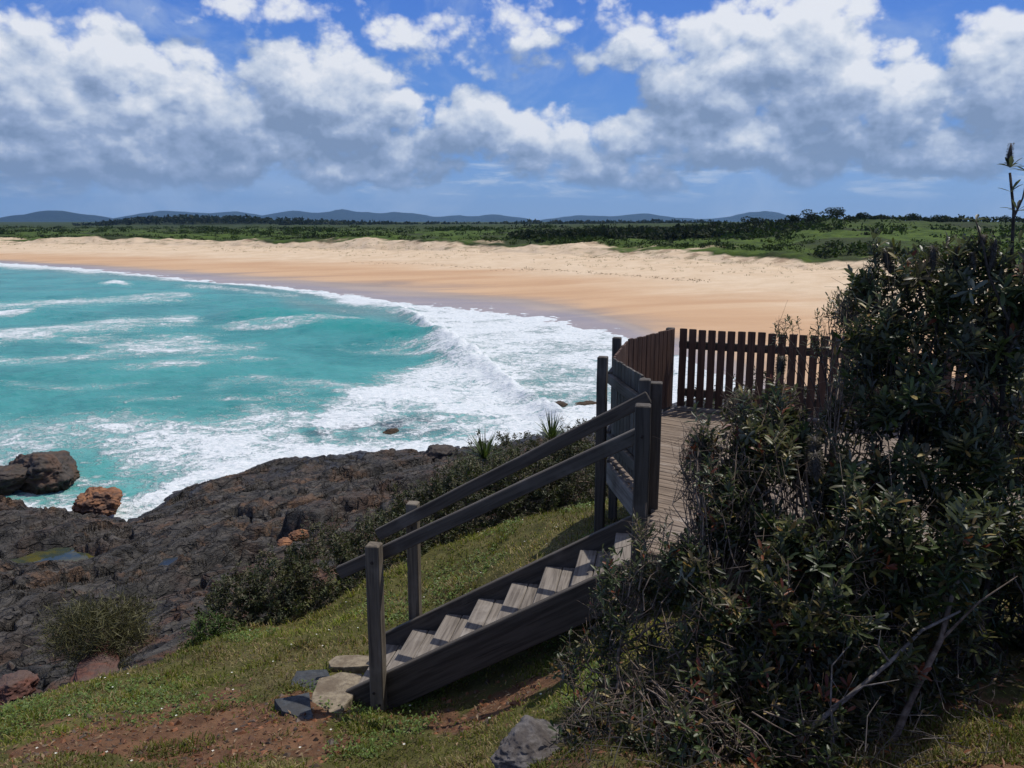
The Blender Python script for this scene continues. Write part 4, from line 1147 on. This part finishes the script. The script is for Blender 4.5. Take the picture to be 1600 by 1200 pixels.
banksia('banksia_shrub', 'low twiggy banksia spilling over the near stair stringer', (.50, 3.7), [
    (985, 960, 4.1, .22, .30, .26, 80), (930, 1060, 3.9, .22, .30, .26, 70), (1050, 870, 4.2, .22, .30, .22, 70), (1010, 1120, 3.5, .28, .3, .22, 110), (905, 1165, 3.6, .12, .2, .14, 40), (1100, 1150, 3.2, .22, .25, .16, 60), (1100, 1000, 3.9, .25, .3, .25, 80)], .018, (), 10, .055, .014, .07, 'bark', 40)
banksia('banksia_shrub', 'red-tipped banksia rising in front of the deck boards', (.98, 3.75), [
    (1110, 790, 4.3, .20, .35, .32, 75), (1175, 720, 4.4, .24, .38, .32, 90), (1090, 720, 4.4, .09, .15, .22, 22), (1160, 880, 3.9, .32, .4, .30, 120), (1130, 1010, 3.6, .28, .32, .26, 110), (1220, 1010, 3.7, .24, .3, .22, 80), (1150, 800, 4.2, .20, .3, .22, 70), (1085, 860, 4.1, .14, .25, .16, 40), (1085, 690, 4.4, .02, .03, .05, 3), (1155, 628, 4.6, .03, .05, .06, 4)], .024,
    ((1270, 702, 4.1, .13, .035, .1),), 12, .066, .017, .14, 'bark', 34)
banksia('banksia_shrub', 'dense banksia hiding the middle of the back fence', (1.45, 3.7), [
    (1305, 690, 4.4, .32, .40, .30, 120), (1250, 780, 4.1, .34, .4, .34, 140), (1225, 715, 4.4, .22, .3, .20, 70), (1355, 580, 4.8, .20, .34, .22, 60), (1350, 780, 3.9, .34, .4, .34, 120), (1290, 920, 3.6, .34, .35, .28, 130), (1350, 960, 3.7, .3, .3, .22, 90), (1325, 470, 4.9, .04, .06, .08, 5), (1235, 640, 4.6, .14, .2, .16, 40), (1180, 650, 4.6, .14, .25, .14, 40), (1290, 1070, 3.5, .30, .25, .16, 90), (1240, 1130, 3.3, .24, .22, .14, 60)], .030,
    ((1275, 725, 3.95, .12, .034, -.1), (1220, 570, 4.8, .10, .03, .1)), 13, .074, .019, .08, 'bark', 24)
banksia('banksia_shrub', 'upright banksia with a crown of grey cones above the fence', (1.95, 3.9), [
    (1400, 455, 4.6, .16, .3, .20, 65), (1420, 560, 4.4, .34, .4, .36, 140), (1455, 430, 4.4, .20, .3, .14, 50), (1440, 690, 4.1, .36, .4, .36, 140), (1430, 830, 3.7, .34, .35, .30, 130), (1440, 930, 3.9, .34, .35, .26, 100), (1385, 398, 4.6, .05, .06, .05, 6), (1500, 410, 4.4, .10, .15, .08, 14), (1360, 430, 4.6, .03, .06, .07, 6), (1490, 700, 4.2, .24, .3, .22, 70)], .024,
    ((1386, 405, 4.6, .11, .03, -.3), (1552, 395, 4.2, .13, .026, .05), (1458, 400, 4.3, .10, .026, -.1), (1495, 398, 4.3, .09, .02, .05), (1520, 405, 4.2, .07, .018, -.2)), 13, .078, .020, .03, 'bark_dark', 8)
banksia('banksia_shrub', 'broad dark banksia filling the right edge below the tall stem', (2.55, 4.2), [
    (1530, 520, 4.5, .32, .4, .28, 110), (1560, 640, 4.45, .38, .45, .34, 140), (1560, 770, 4.3, .38, .4, .32, 130), (1560, 880, 4.4, .38, .35, .28, 110), (1545, 400, 4.3, .07, .1, .12, 10), (1575, 810, 3.95, .22, .22, .24, 60), (1535, 455, 4.4, .26, .3, .20, 80), (1600, 430, 4.3, .16, .2, .2, 40), (1640, 560, 4.7, .40, .4, .40, 100), (1680, 720, 4.6, .40, .4, .40, 100)], .022,
    ((1545, 720, 4.0, .13, .038, .0),), 13, .085, .022, .03, 'bark_dark', 6)
banksia('banksia_shrub', 'slender banksia sprigs standing up against the pale sand', (2.35, 5.0), [
    (1310, 480, 6.0, .16, .16, .17, 34), (1345, 505, 5.9, .16, .2, .2, 40), (1280, 520, 6.0, .06, .1, .07, 10), (1365, 440, 5.6, .09, .15, .22, 28), (1217, 506, 6.2, .045, .06, .05, 7)], .016, (), 14, .05, .011, .0, 'bark_dark', 6)

def tall_leader():
    bx, by = 2.42, 4.0; bz = ground_z(bx, by)
    root = empty('banksia_shrub', (bx, by, bz), 'tall bare banksia stem with a flower spike at its tip', 'shrub', 'banksia shrubs around the deck')
    mb = MB(); lf = MB()
    stems = [([(1520, 1050), (1545, 900), (1555, 740), (1572, 560), (1580, 420), (1584, 330), (1578, 270)], 4.12, .020), ([(1584, 340), (1598, 310), (1606, 270)], 4.12, .008), ([(1575, 500), (1545, 430), (1535, 380), (1525, 345)], 4.12, .010),
             ([(1560, 640), (1520, 560), (1470, 500), (1440, 470)], 4.2, .011), ([(1572, 560), (1610, 480), (1625, 400)], 4.12, .012), ([(1480, 560), (1495, 470), (1497, 385)], 4.25, .008)]
    for pts, Y, r in stems:
        P = np.array([PY(a, b, Y + .03 * k) for k, (a, b) in enumerate(pts)])
        if r > .018: P[0] = (bx, by, bz - .05)
        tube(mb, P, np.linspace(r * .75, r * .3, len(P)), 7)
    tb = [(1578, 262, 9), (1604, 268, 9), (1525, 345, 6), (1590, 330, 7), (1580, 300, 4), (1575, 430, 5), (1545, 425, 5), (1590, 470, 8), (1610, 400, 9), (1497, 400, 4), (1560, 520, 8), (1592, 380, 6)]
    for (px, py, m) in tb:
        p = PY(px, py, 4.25); th = np.arange(m) * 2.4
        rad = np.stack([np.cos(th), np.sin(th), 0 * th], -1); tl = rng.uniform(.5, 1.4, (m, 1))
        axd = rad * np.sin(tl) + np.array([0, 0, 1]) * np.cos(tl); nv = np.array([0, 0, 1]) * np.sin(tl) - rad * np.cos(tl)
        leafset(lf, np.tile(p, (m, 1)), axd, nv, rng.uniform(.05, .085, m), .019, BLEAF[rng.integers(0, 4, m)])
    mb.build('branches', M['bark_dark'], root, True); lf.build('foliage', M['banksia_leaf'], root, True)
    for (px, py, h, r) in ((1578, 240, .10, .022), (1535, 375, .055, .03)):
        mb = MB(); c = PY(px, py, 4.28); ax = np.array([0, 0, 1.0]); m = 420; t = rng.random(m); th = rng.uniform(0, 6.28, m)
        rd = np.stack([np.cos(th), np.sin(th), 0 * th], -1)
        tube(mb, [c - ax * h * .6, c, c + ax * h * .5], [r * .4, r * .5, r * .12], 8, (.09, .07, .06))
        leafset(mb, c + ax * ((t - .5) * h)[:, None] + rd * r * .4, rd + ax * .3, ax + 0 * rd, r * rng.uniform(.35, .7, m) * (1.1 - t * .5), .003, np.tile([(.14, .11, .10)], (m, 1)) * rng.uniform(.5, 1.3, (m, 1)), False)
        mb.build('flower_spike', M['scrub_leaf'], root, True)
tall_leader()
banksia('banksia_shrub', 'shaded dense banksia at the right edge behind the leaning trunks', (2.6, 4.1), [
    (1480, 930, 4.5, .34, .3, .26, 90), (1580, 920, 4.5, .36, .3, .30, 90), (1540, 1000, 4.4, .4, .25, .16, 80), (1390, 1060, 3.8, .34, .25, .16, 80), (1480, 1050, 4.0, .3, .25, .14, 60), (1660, 980, 4.3, .3, .3, .25, 50), (1420, 985, 4.4, .3, .25, .16, 60)], .014, (), 12, .075, .019, .02, 'bark_dark', 30)
banksia('banksia_shrub', 'small low banksia at the bottom edge beside the flat pale branch', (.70, 3.1), [
    (1050, 1175, 3.2, .16, .14, .08, 40), (1120, 1165, 3.2, .14, .12, .08, 34), (960, 1180, 3.3, .16, .14, .09, 34), (1190, 1175, 3.15, .14, .12, .09, 34), (1270, 1160, 3.15, .14, .12, .10, 34), (1350, 1140, 3.3, .14, .12, .10, 34)], .012, (), 11, .055, .015, .06, 'bark', 8)

def make_twigs():
    mb = MB()
    for k in range(340):
        px = rng.uniform(890, 1560); py = rng.uniform(1010, 1195) if px < 1380 else rng.uniform(960, 1090)
        Y = 3.35 + rng.normal(0, .25); p = PY(px, py, Y); g = ground_z(p[0], p[1]); p[2] = g + abs(rng.normal(0, .10)) + .01
        th = rng.uniform(0, 6.28); e_ = rng.normal(0, .5); L = rng.uniform(.06, .26)
        d = np.array([math.cos(th) * math.cos(e_), math.sin(th) * math.cos(e_), math.sin(e_)])
        c = np.array((.12, .10, .085)) * rng.uniform(.3, 1.3); r = rng.uniform(.0010, .0028)
        q = p + d * L; q[2] = max(q[2], ground_z(q[0], q[1]) + .008)
        tube(mb, [p, (p + q) / 2 + rng.normal(0, .012, 3), q], [r, r * .8, r * .4], 4, c)
    tag(mb.build('fallen_twigs', M['scrub_leaf']), 'tangle of dry fallen twigs in the shade under the banksias', 'twigs', None, 'stuff')
make_twigs()

# fallen and dead wood under the banksias
def dead_branch(name, pts, r, lab, mat='bark_pale', subs=()):
    a0, b0, Y0 = pts[0]; Yg = Y0
    for _ in range(25):   # slide along until the foot rests on the soil
        q_ = PY(a0, b0, Yg); Yg = float(np.clip(Yg + (q_[2] - ground_z(q_[0], q_[1]) - r * .3) * .8, 2.2, 6))
    dY = Yg - Y0; pts = [(a, b, Y + dY) for a, b, Y in pts]; subs = [[(a, b, Y + dY) for a, b, Y in s_] for s_ in subs]
    mb = MB(); P = np.array([PY(a, b, Y) for a, b, Y in pts]); tube(mb, P, np.linspace(r, r * .45, len(P)), 7)
    for s in subs:
        Q = np.array([PY(a, b, Y) for a, b, Y in s]); tube(mb, Q, np.linspace(r * .45, r * .12, len(Q)), 5)
    tag(mb.build(name, M[mat], None, True), lab, 'branch', 'dead branches under the banksias')
dead_branch('dead_branch', [(1222, 1188, 3.2), (1275, 1130, 3.2), (1330, 1085, 3.22), (1390, 1035, 3.3), (1440, 985, 3.4), (1500, 955, 3.5)], .013, 'thick bleached branch leaning up to the right under the shrubs', subs=([(1390, 1035, 3.3), (1372, 1010, 3.25), (1376, 985, 3.25)], [(1300, 1105, 3.2), (1350, 1072, 3.1), (1405, 1062, 3.05)]))
dead_branch('dead_branch', [(1307, 1197, 2.95), (1302, 1160, 2.95), (1298, 1100, 3.0), (1300, 1040, 3.05), (1330, 1005, 3.1)], .006, 'thin pale dead stem standing upright in the shade', subs=([(1298, 1060, 3.03), (1318, 1090, 3.0), (1340, 1050, 3.0)],))
dead_branch('dead_branch', [(1215, 1185, 2.95), (1260, 1190, 2.95), (1312, 1192, 2.95)], .013, 'pale branch lying flat at the bottom edge')
dead_branch('dead_branch', [(1395, 1160, 3.15), (1425, 1090, 3.2), (1470, 1000, 3.3), (1490, 920, 3.4), (1520, 860, 3.5)], .017, 'dark leaning trunk right of the bleached branch', 'bark', ([(1470, 1000, 3.3), (1530, 940, 3.3), (1590, 900, 3.3)],))
dead_branch('dead_branch', [(1606, 1040, 3.1), (1600, 930, 3.1), (1585, 905, 3.1), (1578, 850, 3.1), (1585, 800, 3.1)], .006, 'thin curved pale stem at the right edge')

# low coastal shrubs on the brow
SLEAF = np.array([(.045, .056, .022), (.060, .070, .028), (.078, .080, .034), (.050, .052, .026), (.10, .090, .05)])
def low_shrub(label, px, py, Y, w, d, top, n, L=.046, W=.020, cols=SLEAF, name='coastal_shrub', group='low shrubs along the brow', bark='bark'):
    c = PY(px, py, Y); x, y = float(c[0]), float(c[1]); z = ground_z(x, y); h = EYE - (Y + .15) * float(tanpy(top)) - z
    root = empty(name, (x, y, z), label, 'shrub', group)
    dv = nrm(rng.normal(size=(n, 3))); dv[:, 2] = np.abs(dv[:, 2]); k = 1 + .22 * perlin(dv[:, 0] * 2.2 + x, dv[:, 1] * 2.2 + y, dv[:, 2] * 2.2)
    tips = np.array([x, y, 0]) + dv * (rng.uniform(.45, 1, n) ** .5 * k)[:, None] * np.array([w, d, h])
    tips[:, 2] = np.maximum(tips[:, 2] + z, terrain(tips[:, 0], tips[:, 1]) + .04)
    mb = MB(); hd = branch_tree(mb, tips, (x, y, z - .05), .02, minr=.002)
    mb.build('branches', M[bark], root, True)
    mb = MB(); up = nrm(hd * .5 + [0, 0, .5] + rng.normal(0, .25, (n, 3))); s1 = nrm(np.cross(up, rng.normal(size=(n, 3)))); s2 = np.cross(up, s1)
    c0 = cols[rng.integers(0, len(cols), n)] * rng.uniform(.6, 1.4, (n, 1))
    for k in range(22):
        th = k * 2.399 + rng.uniform(0, 1, n); rad = np.cos(th)[:, None] * s1 + np.sin(th)[:, None] * s2
        tl = rng.uniform(.5, 1.5, (n, 1)); axd = up * np.cos(tl) + rad * np.sin(tl); nv = up * np.sin(tl) - rad * np.cos(tl)
        leafset(mb, tips - up * rng.uniform(0, .16, (n, 1)) + rng.normal(0, .012, (n, 3)), axd, nv, L * rng.uniform(.6, 1.3, n), W * rng.uniform(.8, 1.3, n), c0 * rng.uniform(.75, 1.3, (n, 1)), False)
    mb.build('foliage', M['scrub_leaf'], root)
    return root
low_shrub('leftmost grey-green coastal shrub on the brow', 375, 960, 9.0, .50, .5, 880, 220)
low_shrub('grey twiggy coastal shrub left of the lower handrail end', 440, 945, 9.2, .60, .6, 850, 320)
low_shrub('dense coastal shrub directly behind the lower handrail end', 520, 915, 9.6, .75, .7, 812, 400)
low_shrub('coastal shrub seen between the two lower newel posts', 605, 890, 9.9, .70, .7, 792, 340)
low_shrub('coastal shrub above the far handrail start', 660, 850, 10.8, .75, .7, 748, 420)
low_shrub('leafy coastal shrub under the middle of the far handrail', 735, 835, 10.6, .85, .7, 714, 480)
low_shrub('coastal shrub under the upper half of the far handrail', 815, 800, 10.8, .85, .7, 694, 480)
low_shrub('dark coastal shrub left of the deck post', 900, 775, 11.0, .75, .7, 672, 480)
low_shrub('tall coastal shrub behind the spiky plants', 745, 770, 14, 1.0, .9, 684, 560)
low_shrub('coastal shrub on the seaward side, between the spiky plants', 815, 740, 14, 1.05, .9, 670, 560)
low_shrub('coastal shrub furthest along the brow, beside the deck post', 900, 720, 14, 1.0, .9, 645, 600)
low_shrub('bright green low shrub at the left end of the brow', 325, 985, 8.4, .30, .28, 945, 110, .03, .017, np.array([(.05, .085, .018), (.07, .11, .022)]))
low_shrub('tall leafy shrub behind the back fence near its corner', 1090, 690, 11.3, .55, .5, 592, 300, .05, .018)
low_shrub('tall leafy shrub behind the back fence, right of its corner shrub', 1190, 690, 11.0, .75, .5, 566, 340, .05, .018)
low_shrub('wide leafy shrub behind the hidden end of the back fence', 1330, 690, 10.8, .9, .5, 540, 340, .05, .018)

def spiky(label, px, py, Y, n, L):
    c = PY(px, py, Y); x, y = float(c[0]), float(c[1]); z = float(c[2])
    mb = MB(); g = ground_z(x, y)
    stem = MB()
    root = empty('spiky_plant', (x, y, min(g, z)), label, 'plant', 'spiky plants on the brow')
    tube(stem, [(x, y, min(g, z) - .1), (x, y, z)], [.05, .04], 6); stem.build('stem', M['bark'], root, True)
    for k in range(n):
        th = rng.uniform(0, 6.28); tl = rng.uniform(.1, 1.15); l = L * rng.uniform(.7, 1.2); r = np.array([math.cos(th), math.sin(th), 0]); s = np.array([-r[1], r[0], 0])
        p0 = np.array([x, y, z]) + r * .03; rows = []
        for t in np.linspace(0, 1, 5):
            p = p0 + (r * math.sin(tl) + np.array([0, 0, math.cos(tl)])) * l * t - np.array([0, 0, 1]) * l * .30 * t * t * math.sin(tl)
            w = .013 * (1 - t) ** .7 + .001
            rows += [p - s * w, p + s * w]
        q = [(2 * i, 2 * i + 1, 2 * i + 3, 2 * i + 2) for i in range(4)]
        mb.add(rows, q, a=np.array([(.06, .085, .025)]) * rng.uniform(.6, 1.5))
    mb.build('foliage', M['scrub_leaf'], root)
spiky('spiky strap-leaved plant at the left above the handrail', 757, 716, 13.2, 70, .50)
spiky('spiky strap-leaved plant nearest the breaking wave', 862, 686, 13.2, 70, .48)
spiky('small spiky plant low on the brow below the dark boulder', 735, 748, 13.0, 44, .42)

def feathery_bush():
    c = PY(150, 1050, 8.6); x, y = float(c[0]), float(c[1]); z = ground_z(x, y)
    root = empty('casuarina_bush', (x, y, z), 'feathery olive bush on the rocks at the left edge of the grass', 'shrub')
    n = 170; cz = float(PY(150, 1000, 8.6)[2])
    tips = np.array([x, y, cz + .1]) + nrm(rng.normal(size=(n, 3))) * rng.uniform(.3, 1, (n, 1)) ** .6 * np.array([.62, .5, .42]) + np.array([.08, 0, 0])
    tips = np.concatenate([tips, np.array([PY(205, 990, 8.6), PY(220, 975, 8.7), PY(95, 985, 8.6), PY(190, 950, 8.7)])])
    mb = MB(); hd = branch_tree(mb, tips, (x, y, z - .1), .022, minr=.0025, wig=.04); mb.build('branches', M['bark_dark'], root, True)
    mb = MB(); n = len(tips)
    for k in range(46):
        d = nrm(hd * .5 + rng.normal(0, .45, (n, 3)) + [0, 0, .35]); l = rng.uniform(.06, .16, n)
        leafset(mb, tips - hd * rng.uniform(0, .35, (n, 1)) + rng.normal(0, .055, (n, 3)), d, nrm(rng.normal(size=(n, 3))), l, .0016, np.array([(.115, .108, .044)]) * rng.uniform(.6, 1.5, (n, 1)), False)
    mb.build('foliage', M['scrub_leaf'], root)
feathery_bush()

# ------------------------------------------------------------------ grass, weeds and litter: masses on the ground
def ground_pts(n, ylo, yhi, alo=-.78, ahi=.75):
    a = rng.uniform(alo, ahi, n); Y = np.exp(rng.uniform(math.log(ylo), math.log(yhi), n)); return a, Y, a * Y
def dirtmask(x, y):
    d0 = np.zeros_like(x)
    for (px, py, rx, ry) in ((330, 1130, 1.0, .75), (250, 1185, .9, .6), (420, 1160, .5, .5), (770, 1190, .7, .35)):
        g = PY(px, py, 5.0); d0 = np.maximum(d0, sstep(1.45, .6, np.hypot((x - g[0]) / rx, (y - g[1]) / ry) + .55 * fbm(x * 1.9, y * 1.9, 31, 4, .6)))
    return d0

def make_grass():
    n = 330000
    a, Y, x = ground_pts(n, 3.0, 15)
    rm = rockmask(a, Y); dm = dirtmask(x, Y)
    clump = fbm(x * 2.6, Y * 2.6, 4, 3)
    shade = sstep(.25, .6, a) * .75 * sstep(5.2, 4.6, Y)
    corner = sstep(.40, .5, a) * sstep(3.75, 3.4, Y)
    keep = (rm < .45) & (rng.random(n) < np.clip(.62 + .55 * clump - .52 * dm - shade + corner, 0, 1))
    a, Y, x, clump = a[keep], Y[keep], x[keep], clump[keep]; n = len(x)
    z = terrain(x, Y)
    corner = sstep(.40, .5, x / Y) * sstep(3.75, 3.4, Y)
    sc = np.sqrt(Y / 5.0)
    f1_, f2_, id_ = worley(x * 2.3, Y * 2.3); tuft = sstep(.26, .05, f1_) * (id_ > .55)
    h = (.022 + .030 * rng.random(n) ** 2 + .045 * sstep(.15, .8, clump) + .05 * corner * rng.random(n) + .075 * tuft * rng.random(n)) * sc
    th = rng.uniform(0, 6.28, n); lean = rng.uniform(.25, 1.2, n)
    d = np.stack([np.cos(th) * np.sin(lean), np.sin(th) * np.sin(lean), np.cos(lean)], -1); s = np.stack([-np.sin(th), np.cos(th), 0 * th], -1)
    w = (.0028 + .0022 * rng.random(n)) * sc
    P = np.stack([x, Y, z - .004], -1)
    m = P + d * (h * .6)[:, None]; t = P + d * h[:, None] - np.array([0, 0, 1]) * (h * .3 * np.sin(lean))[:, None]
    V = np.stack([P - s * w[:, None], P + s * w[:, None], m + s * (w * .75)[:, None], m - s * (w * .75)[:, None], t], 1).reshape(-1, 3)
    b = np.arange(n)[:, None] * 5
    dry = sstep(-.05, .45, fbm(x * .9, Y * .9, 7, 4) + .55 * sstep(-.14, .0, x / Y) * sstep(6.2, 7.5, Y) * sstep(9.6, 8.6, Y)) 
    r = rng.random(n)
    pal = np.array([(.095, .120, .014), (.130, .150, .018), (.165, .160, .032), (.29, .23, .10), (.17, .11, .055), (.31, .25, .13)])
    ki = np.where(r < .22 + .50 * dry, rng.integers(3, 6, n), rng.integers(0, 3, n))
    col = pal[ki] * rng.uniform(.65, 1.3, (n, 1)) * np.clip(1 + .60 * fbm(x * .8, Y * .8, 21, 4), .45, 1.7)[:, None]
    me = mkobj('grass', V, [b + np.array([[0, 1, 2, 3]]), b + np.array([[3, 2, 4]])], M['grass'], None, False, {'col': np.repeat(col, 5, 0)})
    tag(me, 'short green and straw coloured grass on the headland', 'grass', None, 'stuff')
make_grass()

def make_weeds():
    mb = MB()
    n = 9000
    a, Y, x = ground_pts(n, 4.2, 13, -.75, .12)
    k = fbm(x * .8, Y * .8, 11, 3) + .15 * sstep(-.3, -.6, a)
    keep = (rockmask(a, Y) < .5) & (k > .22) & (rng.random(n) > dirtmask(x, Y) * .75)
    x, Y = x[keep], Y[keep]; n = len(x); z = terrain(x, Y)
    for j in range(6):
        th = rng.uniform(0, 6.28, n); el_ = rng.uniform(.2, .9, n)
        ax = np.stack([np.cos(th) * np.cos(el_), np.sin(th) * np.cos(el_), np.sin(el_)], -1)
        leafset(mb, np.stack([x, Y, z + rng.uniform(.0, .035, n)], -1) + rng.normal(0, .02, (n, 3)) * (1, 1, .2), ax, np.array([0, 0, 1.0]) + 0 * ax, rng.uniform(.018, .036, n) * np.sqrt(Y / 6), .017 * np.sqrt(Y / 6), np.array([(.085, .130, .020)]) * rng.uniform(.6, 1.5, (n, 1)), False)
    tag(mb.build('ground_cover', M['scrub_leaf']), 'small bright green weeds spreading through the grass', 'weeds', None, 'stuff')
    mb = MB(); n = 60
    a, Y, x = ground_pts(n, 4.4, 10, -.65, .12); keep = rockmask(a, Y) < .4; x, Y = x[keep], Y[keep]; n = len(x); z = terrain(x, Y)
    for j in range(4):
        th = j * 1.57 + rng.uniform(0, .5, n); ax = np.stack([np.cos(th), np.sin(th), .5 + 0 * th], -1)
        leafset(mb, np.stack([x, Y, z + .035], -1), ax, np.array([0, 0, 1.0]) + 0 * ax, .010, .009, np.tile([(.75, .74, .66)], (n, 1)), False)
    tag(mb.build('flowers', M['scrub_leaf']), 'scattered tiny white flowers in the grass', 'flowers', None, 'stuff')
make_weeds()

def make_litter():
    mb = MB(); n = 15000
    a, Y, x = ground_pts(n, 2.9, 6.8, -.75, .72)
    w = np.maximum(dirtmask(x, Y), sstep(.05, .3, a) * .8); keep = (rng.random(n) < w * (.55 + .5 * fbm(x * 3, Y * 3, 2, 2)) + .03) & (rockmask(a, Y) < .4)
    x, Y = x[keep], Y[keep]; n = len(x); z = terrain(x, Y); th = rng.uniform(0, 6.28, n)
    ax = np.stack([np.cos(th), np.sin(th), rng.normal(.1, .25, n)], -1)
    pal = np.array([(.24, .095, .038), (.16, .07, .036), (.22, .14, .075), (.10, .05, .032), (.28, .19, .11)])
    leafset(mb, np.stack([x, Y, z + .006], -1), ax, np.array([0, 0, 1.0]) + rng.normal(0, .3, (n, 3)), rng.uniform(.02, .06, n), rng.uniform(.008, .02, n), pal[rng.integers(0, 5, n)] * rng.uniform(.6, 1.2, (n, 1)), False)
    tag(mb.build('leaf_litter', M['scrub_leaf']), 'brown and orange dead leaves on the bare soil', 'leaf litter', None, 'stuff')
    mb = MB(); n = 4200
    a, Y, x = ground_pts(n, 4.2, 6.6, -.72, .05); keep = rng.random(n) < dirtmask(x, Y); x, Y = x[keep], Y[keep]; n = len(x); z = terrain(x, Y)
    oc = np.array([(1, 0, 0), (-1, 0, 0), (0, 1, 0), (0, -1, 0), (0, 0, 1), (0, 0, -1)], float)
    of = np.array([(0, 2, 4), (2, 1, 4), (1, 3, 4), (3, 0, 4), (2, 0, 5), (1, 2, 5), (3, 1, 5), (0, 3, 5)])
    for i in range(n):
        s = .005 + .030 * rng.random() ** 5
        mb.add(np.array([x[i], Y[i], z[i]]) + (oc * rng.uniform(.6, 1.3, (6, 3)) + rng.normal(0, .25, (6, 3))) * s * (1, 1, .7), None, of, np.array(pal[rng.integers(0, 2)] if rng.random() < .6 else (.13, .09, .065)) * rng.uniform(.5, 1.2))
    tag(mb.build('gravel', M['scrub_leaf']), 'small rusty stones on the bare soil', 'gravel', None, 'stuff')
make_litter()

# ------------------------------------------------------------------ sea air
def make_haze():
    V = np.array([(-16000, -60, -45), (16000, -60, -45), (16000, 16000, -45), (-16000, 16000, -45), (-16000, -60, 420), (16000, -60, 420), (16000, 16000, 420), (-16000, 16000, 420)], float)
    F = [(0, 3, 2, 1), (4, 5, 6, 7), (0, 1, 5, 4), (1, 2, 6, 5), (2, 3, 7, 6), (3, 0, 4, 7)]
    m = bpy.data.materials.new('sea_haze'); m.use_nodes = True; nt = m.node_tree; nt.nodes.clear()
    out = nt.nodes.new('ShaderNodeOutputMaterial'); v = nt.nodes.new('ShaderNodeVolumePrincipled')
    v.inputs['Color'].default_value = (.34, .62, 1, 1); v.inputs['Density'].default_value = HAZE; v.inputs['Anisotropy'].default_value = .2
    nt.links.new(v.outputs[0], out.inputs['Volume'])
    tag(mkobj('haze', V, np.array(F), m), 'thin blue haze over the distant hills', 'haze', None, 'stuff')
HAZE = 4.5e-5
make_haze()
scene.cycles.volume_bounces = 0
scene.cycles.max_bounces = 6; scene.cycles.transparent_max_bounces = 8
